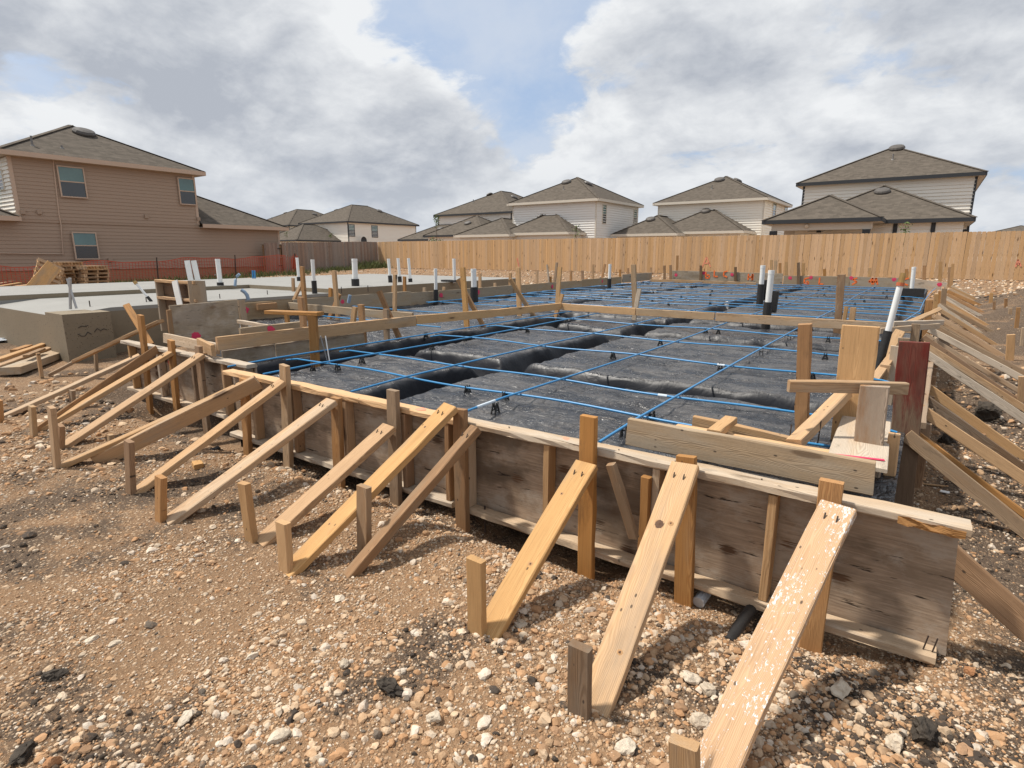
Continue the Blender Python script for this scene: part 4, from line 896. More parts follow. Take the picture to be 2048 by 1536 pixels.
def panel_marks():
    m = MB(); m.bar((-5.62, 2.965, .50), (-5.28, 2.965, .44), 0.05, 0.003, (0, -1, 0)); m.build('paint_mark', REDP, pl_)
    m = MB(); m.bar((-7.35, 2.965, .50), (-7.33, 2.965, .10), 0.02, 0.003, (0, -1, 0)); m.bar((-6.75, 2.965, .45), (-6.62, 2.965, .12), 0.05, 0.003, (0, -1, 0)); m.build('paint_mark', REDP, pl_)
    for x in (-1.52, -3.98, -2.62): dab(pr_ if x > -2 else pm_, (x, 2.665, 0.604), (0, 0, 1), .038, PINKF)
    board('splintered_end', (0.02, 2.608, .578), (0.235, 2.606, .574), 0.03, 0.008, (0, -1, 0), W['orange'], pr_, segs=6, rough=0.004)
    for x in (0.20, 0.17): MB().tube([(x, 2.64, 0.03), (x + 0.01, 2.63, 0.11)], 0.003, 5).build('nail', NAIL, pr_)
    for x in (-0.9, -0.5, -1.9, -1.2): MB().tube([(x, 2.66, 0.598), (x, 2.655, 0.612)], 0.0035, 5).build('nail', NAIL, pr_)
panel_marks()

def gpt(px, py):
    z = 0.0
    for _ in range(12): p = gp(px, py, z); z = gz(p.x, p.y)
    return gp(px, py, z)
def stake(label, base, top, mat, w=0.089, t=0.040, face='y', zb=None, group=None, sink=0.16, name='wooden_stake', cat='stake', waney=0.0):
    b = gpt(*base) if zb is None else gp(*base, zb)
    q = dp(*top, b); d = (q - b).normalized()
    n = {'y': (0, -1, 0), 'x': (1, 0, 0)}[face] if isinstance(face, str) else face
    return tag(board(name, b - d * sink, q, w, t, n, W[mat], None, waney=waney), label, cat, group)
G1 = 'stakes standing against the near form'
def fstake(label, X, Y, ztop, mat, zb=-0.1, dx=0.0, w=0.089, t=0.040):
    return tag(board('wooden_stake', (X, Y, zb), (X + dx, Y, ztop), w, t, (0, -1, 0), W[mat]), label, 'stake', G1)
for label, bx, by, tx, ty, Y, mat in (
    ('bright orange stake behind the paint splashed plank, nearest the right corner', 1620, 1300, 1664, 962, 2.58, 'orange'),
    ('brown stake behind the knotty yellow plank, second from the right corner', 1368, 1220, 1373, 912, 2.58, 'orange'),
    ('tall orange topped stake behind the third plank from the right corner', 1173, 1145, 1178, 832, 2.58, 'orange'),
    ('brown stake where the yellow pine rail meets the bleached rail', 926, 1060, 921, 818, 2.58, 'grey'),
    ('rough grey stake rising high above the yellow pine rail', 792, 1005, 786, 780, 2.58, 'grey'),
    ('reddish brown stake under the grey white long plank', 678, 975, 672, 795, 2.58, 'orange'),
    ('pale split topped stake near the left end of the yellow pine rail', 572, 900, 569, 730, 2.58, 'tan'),
    ('short orange stake at the left end of the yellow pine rail', 492, 880, 488, 757, 2.60, 'orange'),
    ('grey brown stake at the right end of the set back panel', 414, 855, 397, 692, 2.85, 'grey'),
    ('orange stake in the middle of the set back panel', 352, 812, 342, 680, 2.85, 'orange'),
    ('tall orange stake at the left end of the set back panel', 296, 795, 281, 630, 2.85, 'orange')):
    b = yp(bx, by, Y); t_ = yp(tx, ty, Y); bb = gpt(bx, by); xb = (b.x + bb.x) / 2
    fstake(label, b.x, Y, t_.z, mat, min(-0.26, b.z - 0.05), t_.x - b.x)
fstake('short orange stake close behind the knotty yellow plank, under the rail', -1.02, 2.60, 0.52, 'orange', w=0.045)
G2 = 'short foot stakes driven in front of the near form'
for label, b, t_, mat, sk in (
    ('pale rounded foot stake at the very bottom edge, beside the paint splashed plank', (1372, 1640), (1368, 1484), 'tan', .1),
    ('dark wet brown foot stake at the foot of the knotty yellow plank', (1160, 1425), (1161, 1292), 'dark', .15),
    ('tan foot stake with a knot at the foot of the third plank from the right', (954, 1268), (952, 1118), 'pine2', .15),
    ('grey brown grooved foot stake between the yellow plank and the dark grey plank', (728, 1108), (728, 972), 'grey', .15),
    ('pale yellow foot stake at the foot of the bright yellow plank', (572, 1143), (566, 1044), 'pine', .15),
    ('leaning brown foot stake at the foot of the pale short plank', (503, 1082), (488, 966), 'tan', .15),
    ('orange foot stake at the foot of the long grey white plank', (322, 1042), (322, 953), 'orange', .15),
    ('grey foot stake in front of the plank with the split top', (262, 987), (258, 882), 'grey', .15),
    ('small tan foot stake between two crossed long planks', (223, 905), (221, 869), 'tan', .15),
    ('tall leaning tan foot stake, left of the crossed planks', (114, 934), (103, 814), 'tan', .15),
    ('dark brown foot stake just behind the tall leaning tan one', (121, 898), (121, 850), 'grey', .15),
    ('grey foot stake near the left edge, at the foot of a pale plank', (68, 873), (64, 812), 'tan', .15),
    ('low grey stump of a stake beside the far left plank', (146, 818), (144, 780), 'grey', .15),
    ('brown stake cut by the left edge of the picture', (2, 845), (-2, 800), 'orange', .15),
    ('thin grey stake standing alone by the board pile', (84, 756), (76, 706), 'tan', .12),
    ('thin grey stake under the spliced long brace at the left', (193, 742), (191, 704), 'grey', .12)):
    thin = 'thin' in label or 'small' in label
    stake(label, b, t_, mat, 0.05 if thin else 0.082, 0.038, group=G2, sink=sk)
G3 = 'planks bracing the near form'
def brace(label, foot, top, Y, mat, w=0.118, t=0.040, edge=False, zf=None, drop=0.03, group=G3, ext=0.02, nail=True):
    a = gpt(*foot) + Vector((0, 0, 0.02)) if zf is None else gp(*foot, zf)
    b = yp(*top, Y); d = (b - a).normalized()
    up = Vector((0, 0, 1)) - d * d.z; up.normalize()
    o = tag(board('brace_plank', a - d * 0.06, b + d * ext, w, t, up if not edge else Vector((1, 0, 0)), W[mat], None, rough=0.001), label, 'plank', group)
    if nail and not edge:
        L = (b - a).length; M = WM[o.name]
        for dy in (-0.02, 0.025):
            p = M @ Vector((L + 0.0, dy, t / 2)); MB().tube([p - d * .01, p + up * 0.012 + d * .012], 0.0032, 5).build('nail', NAIL, o)
    return o
brace('wide plank splashed with white paint, nearest of the braces, at the right', (1410, 1590), (1674, 1022), 2.52, 'splash', 0.132)
brace('clean yellow plank with a dark round knot, second brace from the right', (1198, 1400), (1368, 938), 2.52, 'pine', 0.125)
brace('clean yellow plank, third brace from the right, with a tan foot stake', (985, 1262), (1170, 935), 2.52, 'pine', 0.125)
brace('narrow dark grey brown plank crossing beside the bright yellow one', (713, 1143), (948, 862), 2.50, 'grey', 0.070, 0.05)
brace('bright yellow plank with its top over the yellow pine rail', (592, 1138), (898, 818), 2.54, 'pine', 0.13)
brace('pale short plank with orange scuffs, left of the bright yellow one', (538, 1080), (775, 858), 2.52, 'tan', 0.13)
brace('long grey white plank with orange streaks along its top', (355, 1038), (660, 806), 2.52, 'tan', 0.145)
brace('tan plank with a split and splintered top end', (290, 978), (562, 767), 2.54, 'tan', 0.14)
brace('orange plank standing on edge, crossing the grey one', (208, 922), (512, 766), 2.56, 'pine2', 0.125, edge=True)
brace('grey plank lying behind the orange edgewise plank', (145, 928), (486, 768), 2.60, 'tan', 0.12)
brace('pale tan plank running to the right stake of the set back panel', (140, 890), (400, 712), 2.82, 'tan', 0.14)
brace('brown sided plank running to the middle stake of the set back panel', (90, 858), (338, 708), 2.82, 'tan', 0.13)
brace('yellow plank running to the left stake of the set back panel, farthest left', (20, 832), (276, 713), 2.82, 'pine2', 0.14)
brace('thin grey lath slanting up to the set back panel', (84, 862), (312, 700), 2.86, 'grey', 0.085, 0.018, edge=True)
KNOT = flat('dark_knot', (0.085, 0.038, 0.016), 0.7, 0.5, 90); KNOTR = flat('knot_ring', (0.36, 0.20, 0.085), 0.7, 0.35, 120)
def knots():
    for nm, lst in (('second brace', ((.30, .012, .020, 1), (.80, -.022, .014, 0), (.285, -.035, .012, 0))), ('third brace', ((.22, .028, .010, 0), (.62, -.02, .012, 0))), ('bright yellow plank with', ((.16, .02, .016, 0), (.55, -.022, .010, 0), (.75, .02, .011, 0)))):
        o = [q for q in bpy.data.objects if nm in q.get('label', '')][0]; M = WM[o.name]; L = max(v.co.x for v in o.data.vertices); n = M.to_3x3() @ Vector((0, 0, 1)); zt = max(v.co.z for v in o.data.vertices) + .0012
        for u, y, r, big_ in lst:
            zz = max(v.co.z for v in o.data.vertices if abs(v.co.x / L - (1 - u)) < .2)
            c = M @ Vector((L * (1 - u), y, zz - .0022)); 
            for rr, mt, dz in ((r * 1.7, KNOTR, 0.0), (r, KNOT if big_ else KNOTR, .0012), (r * .45, KNOT, .0022)): dab(o, c + n * dz, n, rr, mt)
knots()
stake('short gnarled stick leaning against the plywood between two yellow planks', (1268, 1075), (1222, 928), 'grey', 0.045, 0.035, zb=0.22, sink=0.0, name='leaning_stick', cat='stick', group=None)
# braces of the far left side form
def span(name, label, p0, p1, w, t, nrm, mat, cat='board', group=None, **kw):
    return tag(board(name, p0, p1, w, t, nrm, W[mat], None, **kw), label, cat, group)
span('brace_plank', 'long brace at the left, upper half of the spliced pair', gp(150, 722, 0.20), xp(322, 642, -7.66), 0.09, 0.04, (0.2, 0, 1), 'tan', 'plank', G3)
span('brace_plank', 'lower grey half of the spliced pair at the left, dug into the gravel', gpt(100, 752) + Vector((0, 0, .02)), gp(182, 706, 0.28), 0.085, 0.04, (0.2, 0, 1), 'grey', 'plank', G3)
span('brace_plank', 'orange stick leaning up behind the tall left stake', yp(302, 690, 3.1), yp(253, 610, 3.1), 0.075, 0.04, (0.6, -0.4, 0.5), 'orange', 'plank', G3)

def redfade(m):
    """the red stain stops partway down the board and is rubbed thin"""
    T = NT(m.node_tree); b = T.n['Principled BSDF']; src = b.inputs['Base Color'].links[0].from_socket
    v = T.node('ShaderNodeTexCoord').outputs['Object']; x = T.xyz(v)[0]
    n = T.noise(T.mapping(v, (5, 26, 26)), 1.0, 6, 0.7)
    f = T.step(T.math('ADD', x, T.math('MULTIPLY', T.math('SUBTRACT', n, 0.5), 0.9)), 0.66, 0.92)
    blot = T.step(n, 0.52, 0.62, 0.0, 0.65)
    c = T.mix(T.noise(T.mapping(v, (4, 60, 60)), 1.0, 4, 0.6), (0.13, 0.085, 0.055), (0.25, 0.17, 0.11))
    r = T.mix(blot, src, (0.09, 0.035, 0.028)); T.l.new(T.mix(f, c, r), b.inputs['Base Color'])
# ------------------------------------------------------------------ raised ledge box at the right front corner
G4 = 'boards of the ledge box at the right front corner'
span('form_board', 'wide grey raised board standing on the near form rail', yp(1256, 862, 2.82), yp(1749, 957, 2.82), 0.150, 0.038, (0, -1, 0), 'form', group=G4)
span('form_board', 'tan inner board behind the wide grey raised board', yp(1386, 848, 3.28), yp(1600, 898, 3.28), 0.105, 0.038, (0, -1, 0), 'pine2', group=G4)
span('form_board', 'flat pine board with a pink mark inside the ledge box', Vector((-1.05, 3.02, .648)), Vector((-0.24, 3.02, .648)), 0.17, 0.038, (0, 0, 1), 'pine', group=G4)
span('form_board', 'short flat spacer block across the ledge box', Vector((-0.80, 2.92, .70)), Vector((-0.80, 3.24, .70)), 0.07, 0.04, (0, 0, 1), 'pine2', group=G4)
span('form_board', 'flat pale plywood strip with a pink line, beside the big upright board', Vector((-0.16, 2.90, .672)), Vector((-0.19, 3.78, .672)), 0.24, 0.018, (0, 0, 1), 'bleach', group=G4)
o_ = span('form_board', 'upright wide clean pine board at the corner of the ledge box', gp(1703, 848, .62) + Vector((0, 0, -.25)), dp(1722, 652, gp(1703, 848, .62)), 0.185, 0.038, (0, -1, 0), 'pine', group=G4)
MB().bar((-0.27, 2.97, 0.685), (-0.06, 3.02, 0.685), 0.02, 0.003, (0, 0, 1)).build('paint_mark', PINK, bpy.data.objects['form_board.004'])
MB().bar((-0.42, 3.03, 0.669), (-0.30, 3.00, 0.669), 0.03, 0.003, (0, 0, 1)).build('paint_mark', PINK, bpy.data.objects['form_board.002'])
stake('broad upright board painted dark red, at the right corner', (1800, 985), (1829, 684), 'dark', 0.155, 0.038, zb=0.1, sink=0.25, group='upright boards at the right corner', name='red_board', cat='board')
RB = bpy.data.objects['red_board']; RED = wood('red_stained_board', (0.22, 0.030, 0.021), (0.11, 0.018, 0.014), (0.19, 0.115, 0.08), wamt=0.22, stain=0.5, knots=0.2); redfade(RED); RB.data.materials[0] = RED
stake('broad brown and white streaked stake inside the right corner, nailed to a cross bar', (1728, 990), (1750, 772), 'streak', 0.125, 0.040, zb=0.40, sink=0.3, group='upright boards at the right corner')
stake('narrow yellow stake just outside the right corner', (1773, 990), (1789, 868), 'pine', 0.05, 0.05, zb=0.40, sink=0.35, group='upright boards at the right corner')
a_ = gp(1728, 990, .40)
span('cross_bar', 'horizontal bar with a torn left end nailed between two posts', dp(1577, 772, a_ + FH * 0.12), dp(1813, 777, a_ + FH * 0.06), 0.06, 0.04, (0, -1, 0), 'tan', 'board', None)
stake('round topped bark edged post standing in the sheeting', (1603, 862), (1609, 648), 'orange', 0.075, 0.06, zb=0.56, waney=0.012, group=None)
span('brace_plank', 'yellow strut rising from the ledge box to the upright wide board', gp(1588, 888, .66), dp(1690, 786, gp(1703, 848, .62)), 0.075, 0.05, (-.3, -1, 0.3), 'pine', 'plank', None)
for k, (x, y) in enumerate(((1578, 880), (1637, 872))):
    p = gp(x, y, .66); tag(MB().tube([p - Vector((0, 0, .04)), p + Vector((0.004, 0, .085))], 0.0035, 5).build('nail', NAIL), ('dark rod standing left of the yellow strut', 'thin nail standing right of the yellow strut')[k], 'nail')

# ------------------------------------------------------------------ inner form boards and their stakes
G5 = 'inner form boards across the pad'
span('form_board', 'near half of the inner form board running back along the left', (-5.62, 2.93, .74), (-5.50, 5.55, .735), 0.135, 0.04, (1, 0, 0), 'pine2', group=G5)
span('form_board', 'orange far half of the inner form board running back along the left', (-5.50, 5.56, .745), (-5.32, 9.04, .688), 0.118, 0.04, (1, 0, 0), 'pine', group=G5)
span('form_board', 'orange left part of the inner board crossing the pad', (-5.30, 9.06, .68), (-3.9, 9.06, .668), 0.12, 0.04, (0, -1, 0), 'pine', group=G5)
span('form_board', 'grey middle part of the inner board crossing the pad', (-3.88, 9.05, .665), (-2.6, 9.04, .668), 0.115, 0.04, (0, -1, 0), 'tan', group=G5)
span('form_board', 'long pale right part of the inner board crossing the pad', (-2.58, 9.04, .665), (-0.05, 9.02, .668), 0.125, 0.04, (0, -1, 0), 'tan', group=G5)
span('form_board', 'short end board with a broken orange tip at the near end of the inner form', (-6.15, 3.02, .69), (-5.60, 2.88, .68), 0.11, 0.04, (0.2, -1, 0), 'pine2', group=G5)
for i, (a, b) in enumerate(((2.99, 3.55), (3.57, 4.75))):
    span('plywood_sheet', ('narrow', 'wide')[i] + ' grey plywood sheet under the inner form board', (-5.66 + (a - 3) * .045, a, .36), (-5.66 + (b - 3) * .045, b, .36), 0.60, 0.018, (1, 0, 0), 'plygrey', 'plywood', None)
span('form_board', 'bleached board on edge behind the set back panel', gp(330, 676, .66), gp(436, 698, .66), 0.11, 0.04, (0, -1, 0.1), 'bleach', group=None)
d_ = span('form_board', 'grey board with a red dot in the nook', (-6.58, 3.72, .68), (-6.58, 4.62, .68), 0.13, 0.04, (1, 0, 0), 'form', group=None)
dab(d_, (-6.555, 4.11, .69), (1, 0, 0), .05)
span('form_board', 'thin whitish board in the nook behind the tall plywood panel', (-7.45, 4.2, .72), (-6.62, 4.12, .72), 0.05, 0.03, (0, -1, 0), 'bleach', group=None)
tp = empty('plywood_formwork', (-7.6, 3.9, .5), 'tall grey plywood form panel standing on its own at the left, with a red mark', 'form panel')
board('plywood', (-7.6, 3.42, .745), (-7.6, 4.30, .765), 0.47, 0.018, (1, 0, 0), W['plygrey'], tp); board('stud', (-7.57, 4.36, .52), (-7.60, 4.36, .99), 0.09, 0.04, (1, 0, 0), W['tan'], tp); board('stud', (-7.57, 3.40, .42), (-7.57, 3.40, .93), 0.05, 0.04, (1, 0, 0), W['grey'], tp)
dab(tp, (-7.586, 3.70, .57), (1, 0, 0), .06)
board('ledge', (-7.5, 3.4, .50), (-7.5, 4.30, .52), 0.10, 0.04, (0, 0, 1), W['form'], tp)
span('form_board', 'pale board crossing the nook from the left form', gp(556, 609, .70), gp(826, 634, .70), 0.12, 0.04, (0, -1, 0), 'form', group=None)
b_ = gp(630, 712, .53)
stake('orange stake carrying the small bench board', (630, 712), (625, 630), 'orange', 0.095, 0.042, zb=0.53, face=(0.5, -1, 0), group=None)
span('bench_board', 'short flat board laid on two stakes like a bench', dp(536, 624, b_ + FH * 0.35), dp(641, 628, b_), 0.11, 0.04, (0, 0, 1), 'orange', 'board')
G6 = 'stakes standing inside the pad'
for label, b, t_, mat, kw in (
    ('short stake under the left end of the small bench board', (575, 646), (573, 628), 'orange', {}),
    ('tallest orange stake left of centre, in the nook', (612, 640), (604, 533), 'orange', {}),
    ('brown stake in front of the tallest orange one, left of centre', (612, 700), (601, 594), 'orange', {}),
    ('grey brown stake behind the slanting stick in the nook', (588, 604), (586, 556), 'grey', {}),
    ('pale stick slanting against the tallest orange stake', (580, 618), (608, 556), 'tan', {'w': .07}),
    ('orange stake with a slanting orange kicker at its foot', (676, 640), (668, 541), 'pine2', {}),
    ('orange kicker slanting to the right, left of centre', (658, 638), (679, 588), 'orange', {'w': .075}),
    ('orange stake with a dark split head behind the inner board', (728, 688), (722, 609), 'orange', {}),
    ('tan kicker leaning against the stake with the dark split head', (702, 674), (710, 614), 'tan', {'w': .08}),
    ('grey weathered stake crossed by a grey slanting stick', (774, 684), (772, 618), 'grey', {'w': .08}),
    ('grey weathered stick slanting to the left over the inner board', (800, 680), (758, 582), 'grey', {'w': .075}),
    ('tan stake standing in the far nook behind the grey slanting stick', (790, 632), (790, 549), 'pine2', {'w': .08}),
    ('tall yellow stake on the inner board with a tan kicker', (934, 654), (925, 535), 'pine', {}),
    ('tan kicker slanting down to the right from the tall yellow stake', (966, 652), (916, 558), 'pine2', {'w': .075}),
    ('orange stake with a long tan kicker, left of the inner corner', (1039, 632), (1036, 535), 'pine', {}),
    ('long tan kicker slanting down to the right near the inner corner', (1069, 634), (1020, 558), 'pine2', {'w': .075}),
    ('yellow stake at the inner corner', (1114, 624), (1120, 534), 'pine', {}),
    ('short pale kicker leaning right at the inner corner', (1111, 632), (1125, 588), 'pine2', {'w': .07}),
    ('tall pale stake with a rounded top on the crossing inner board', (1270, 630), (1267, 529), 'tan', {'w': .09}),
    ('pale kicker leaning on the tall rounded stake', (1268, 641), (1279, 578), 'bleach', {'w': .07}),
    ('old brown post with bark edges at the right of the crossing inner board', (1674, 665), (1683, 549), 'grey', {'w': .10, 't': .06, 'waney': .012}),
    ('pale lath beside the old brown post', (1684, 668), (1693, 613), 'pine2', {'w': .05}),
    ('short stake with a dark stain right of the old brown post', (1702, 650), (1707, 615), 'tan', {'w': .08})):
    stake(label, b, t_, mat, zb=0.50, group=G6, sink=0.1, **kw)

# ------------------------------------------------------------------ left, far and right side forms
G7 = 'boards of the left side form'
segs = [(4.7, 6.9, .79, 'nearest board of the left form, grey with a red dot'), (6.3, 9.25, .80, 'second board of the left form, grey and long'), (9.27, 13.2, .765, 'third board of the left form, with pink dots'), (13.22, 17.1, .75, 'fourth board of the left form'), (17.12, 20.2, .78, 'fifth board of the left form'), (20.22, 23.0, .86, 'farthest board of the left form, stepping up to the back')]
for i, (a, b, zt, lab) in enumerate(segs):
    o = span('form_board', lab, (-9.32 + 0.03 * (i % 2), a, zt - 0.15), (-9.32 + 0.03 * (i % 2), b, zt - 0.15), 0.30, 0.03, (1, 0, 0), 'form', group=G7)
    for y in ((a + .7,), (a + 1.1,), (a + 1.0, a + 2.4), (a + 2,), (a + 1.5,), (a + 1.2,))[i]:
        dab(o, (-9.30 + 0.03 * (i % 2), y, zt - .11), (1, 0, 0), .06)
span('form_board', 'short brown splice block on the nearest left form board', xp(514, 614, -9.22), xp(553, 611, -9.22), 0.10, 0.05, (1, 0, 0), 'orange', group=None)
def hstake(lab, base, top, mat, g, Y=None, X=None, w=0.085):
    b = yp(*base, Y) if Y else xp(*base, X); t_ = yp(*top, Y) if Y else dp(*top, b)
    d = (t_ - b).normalized(); return tag(board('wooden_stake', b - d * 0.3, t_, w, 0.04, (0, -1, 0), W[mat]), lab, 'stake', g)
G8 = 'stakes along the left side form'
LS = [((787, 590), (787, 572), 'tan'), ((661, 592), (661, 576), 'orange'), ((809, 583), (809, 553), 'orange'), ((849, 582), (849, 575), 'tan'), ((888, 578), (888, 574), 'pine2'), ((960, 576), (960, 547), 'pine2'), ((990, 573), (990, 566), 'tan'), ((1020, 570), (1021, 546), 'tan'), ((1074, 568), (1074, 542), 'tan'), ((1101, 564), (1101, 553), 'orange'), ((1110, 560), (1114, 525), 'grey'), ((1142, 561), (1142, 541), 'orange'), ((1165, 560), (1165, 541), 'grey'), ((1186, 556), (1186, 529), 'tan'), ((1205, 554), (1210, 528), 'orange'), ((1240, 552), (1240, 539), 'orange'), ((1256, 548), (1256, 536), 'orange'), ((1302, 546), (1302, 535), 'tan')]
for i, (b, t_, m_) in enumerate(sorted(LS, key=lambda q: q[0][0])):
    hstake('%s stake outside the left form, counted from the near end' % ORD[i], b, t_, m_, G8, X=-9.40, w=0.08)
hstake('whitish thin stick leaning by the left form', (1097, 556), (1094, 529), 'bleach', None, X=-9.45, w=0.05)
G9 = 'boards of the far form'
YF = 22.95
fb = [(1345, 541, 1566, 547, .50, 'plygrey', 'tall grey plywood at the left of the far form, lettered in orange'), (1568, 551, 1700, 553, .44, 'form', 'middle grey board of the far form, with an orange letter'), (1701, 553, 1822, 557, .42, 'form', 'third grey board of the far form, with two orange letters'), (1823, 557, 1893, 565, .36, 'bleach', 'whitish board at the right end of the far form')]
FB = []
for (x0, y0, x1, y1, h, m_, lab) in fb:
    a = yp(x0, y0, YF); b = yp(x1, y1, YF); zt = (a.z + b.z) / 2
    FB.append(span('form_board', lab, (a.x, YF, a.z - h / 2), (b.x, YF, b.z - h / 2), h, 0.03, (0, -1, 0), m_, group=G9))
span('form_board', 'thin ledger board along the foot of the far plywood', yp(1300, 561, 21.6), yp(1512, 568, 21.6), 0.10, 0.04, (0, -1, 0), 'tan', group=None)
GLY = {'b': [(0, 1, 0, 0), (0, 0, .6, 0), (.6, 0, .6, .5), (.6, .5, 0, .5)], 'L': [(0, 1, 0, 0), (0, 0, .6, 0)], 'C': [(.6, 1, 0, .8), (0, .8, 0, .2), (0, .2, .6, 0)], 'H': [(0, 1, 0, 0), (.6, 1, .6, 0), (0, .5, .6, .5)], 'G': [(.6, 1, 0, .8), (0, .8, 0, .2), (0, .2, .6, 0), (.6, 0, .6, .4), (.6, .4, .3, .4)], 'S': [(.6, 1, 0, .8), (0, .8, .6, .4), (.6, .4, 0, 0)], '4': [(.45, 0, .45, 1), (.45, 1, 0, .4), (0, .4, .7, .4)], 'A': [(0, 0, .3, 1), (.3, 1, .6, 0), (.1, .4, .5, .4)], 'I': [(0, 0, 0, 1)]}
def letters(parent, txt, x, y, hpx, Y=YF - 0.018):
    for i, c in enumerate(txt):
        m = MB(); c0 = yp(x + i * hpx * 0.8, y, Y); s = hpx / 1150 * (c0 - CAM).length
        for (a, b, c_, d) in GLY[c]: m.bar(c0 + Vector((a * s, 0, b * s)), c0 + Vector((c_ * s, 0, d * s)), 0.05, 0.004, (0, -1, 0))
        m.build('paint_mark', ORP, parent)
for p_, t_, x, y in ((0, 'b', 1411, 556), (0, 'L', 1428, 553), (0, 'C', 1447, 554), (0, 'HI', 1496, 560), (1, 'G', 1608, 568), (1, 'L', 1638, 568), (2, 'S', 1704, 569), (2, '4A', 1737, 569), (2, 'C', 1806, 570)): letters(FB[p_], t_, x, y, 11)
for p_, x, y in ((0, 1352, 550), (0, 1408, 546), (0, 1464, 549), (1, 1622, 555), (2, 1703, 556), (2, 1788, 559), (3, 1879, 569), (1, 1580, 556)):
    c = yp(x, y, YF - 0.018); dab(FB[p_], c, (0, -1, 0), .065)
G10 = 'stakes along the far form'
FS = [((1329, 545), (1329, 531)), ((1341, 544), (1341, 530)), ((1354, 545), (1355, 511)), ((1401, 560), (1402, 531)), ((1471, 562), (1471, 534)), ((1543, 548), (1543, 520)), ((1551, 548), (1551, 521)), ((1560, 548), (1560, 526)), ((1573, 552), (1573, 524)), ((1597, 567), (1597, 525)), ((1607, 551), (1607, 526)), ((1649, 553), (1649, 538)), ((1699, 554), (1699, 535)), ((1739, 556), (1739, 536)), ((1813, 558), (1813, 538)), ((1848, 560), (1849, 531)), ((1880, 566), (1881, 523))]
for i, (b, t_) in enumerate(FS):
    front = i in (3, 4, 9)
    hstake('%s stake along the far form, counted from the left' % ORD[i], b, t_, random.choice(['tan', 'orange', 'grey', 'pine2']) if not front else 'dark', G10, Y=YF - 0.06 if front else YF + 0.08, w=0.095)
# right side, from the ledge box to the far corner
XR = lambda y: 0.0 + 0.018 * (y - 3.0)
G11 = 'panels of the right side form'
rp = [(4.42, 7.2), (7.22, 11.4), (11.42, 15.6), (15.62, 19.8), (19.82, 22.9)]
for i, (a, b) in enumerate(rp):
    e = empty('plywood_formwork', (XR(a) + .05, (a + b) / 2, 0.2), '%s plywood panel of the right side form, counted from the near corner' % ORD[i], 'form panel', G11)
    board('plywood', (XR(a) + .02, a, .28), (XR(b) + .02, b, .33), 0.54, 0.018, (1, 0, 0), W['ply'], e); board('top_rail', (XR(a) + .055, a, .53), (XR(b) + .055, b, .58), 0.05, 0.04, (0, 0, 1), W['grey'], e, segs=16)
    for k in range(6):
        y = a + 0.2 + k * (b - a - .4) / 5; board('stud', (XR(y) + .07, y, .05), (XR(y) + .07, y, .50), 0.08, 0.04, (0, 1, 0), W['grey'], e)
G12 = 'planks bracing the right side form'
RBR = [(1916, 1128, 2048, 1246, 'grey', .13, 'wide brown plank coming out behind the right end of the near form'), (1829, 883, 2048, 1059, 'grey', .10, 'wide grey splintered plank nearest the right corner'), (1833, 868, 2048, 1029, 'orange', .05, 'narrow orange lath just behind the wide grey splintered plank'), (1836, 815, 2048, 957, 'pine', .09, 'clean yellow plank beside the red board'), (1844, 769, 2048, 915, 'tan', .09, 'tan plank above the clean yellow one at the right'), (1841, 795, 1985, 897, 'dark', .10, 'dark board under the tan plank at the right'),
       (1853, 709, 2048, 838, 'bleach', .085, 'whitish plank, first pale one behind the red board'), (1856, 694, 2048, 817, 'tan', .07, 'tan plank close behind the whitish one'), (1856, 682, 2029, 799, 'grey', .08, 'grey plank third behind the red board'), (1868, 664, 2048, 760, 'bleach', .085, 'pale grey plank leading to the stake at the right edge'), (1870, 655, 2048, 747, 'grey', .09, 'dark grey plank against the pale grey one'),
       (1860, 676, 2040, 783, 'tan', .06, 'thin tan lath between the grey planks at the right'), (1874, 650, 2036, 741, 'grey', .07, 'grey lath behind the pale grey plank at the right'), (1885, 624, 2020, 708, 'tan', .07, 'tan lath before the pale plank past the middle of the right form'), (1890, 606, 2018, 684, 'tan', .06, 'second tan lath past the middle of the right form'), (1896, 597, 2020, 664, 'bleach', .07, 'pale lath just before the orange plank near the far end'), (1903, 580, 2003, 632, 'tan', .07, 'tan lath just after the orange plank near the far end'),
       (1867, 633, 2006, 723, 'tan', .07, 'tan lath halfway along the right form'), (1878, 636, 2042, 735, 'tan', .085, 'pale tan plank halfway along the right form'), (1882, 614, 2014, 704, 'bleach', .085, 'pale plank past the middle of the right form'), (1887, 613, 2016, 681, 'grey', .07, 'grey lath past the middle of the right form'), (1892, 601, 2014, 677, 'bleach', .08, 'pale plank in the far half of the right form'),
       (1894, 606, 2010, 672, 'tan', .08, 'tan plank in the far half of the right form'), (1899, 585, 2030, 642, 'orange', .10, 'orange plank near the far end of the right form'), (1899, 592, 2033, 660, 'orange', .08, 'brown plank just below the orange one near the far end'), (1907, 574, 1989, 619, 'bleach', .085, 'whitish plank at the far end of the right form'), (1909, 579, 2010, 628, 'tan', .08, 'last tan plank at the far end of the right form')]
for (a, b, c, d, m_, w_, lab) in RBR:
    p = gp(a, b, .36 if a == 1916 else .46 if a == 1829 or a == 1833 else (.54 if b > 765 else .66)); q = yp(c, d, p.y); dd = (q - p).normalized(); g = gz(q.x, q.y); L = (q - p).length
    while q.z > gz(q.x, q.y) + 0.02 and L < 2.6: L += 0.03; q = p + dd * L
    while q.z < gz(q.x, q.y) - 0.03 and L > 0.4: L -= 0.03; q = p + dd * L
    up = Vector((0, 0, 1)) - dd * dd.z
    span('brace_plank', lab, p - dd * 0.06, q + dd * 0.05, w_ * .85, 0.04, (0.05, -1, 0.1), m_, 'plank', G12)
G13 = 'stakes against the right side form'
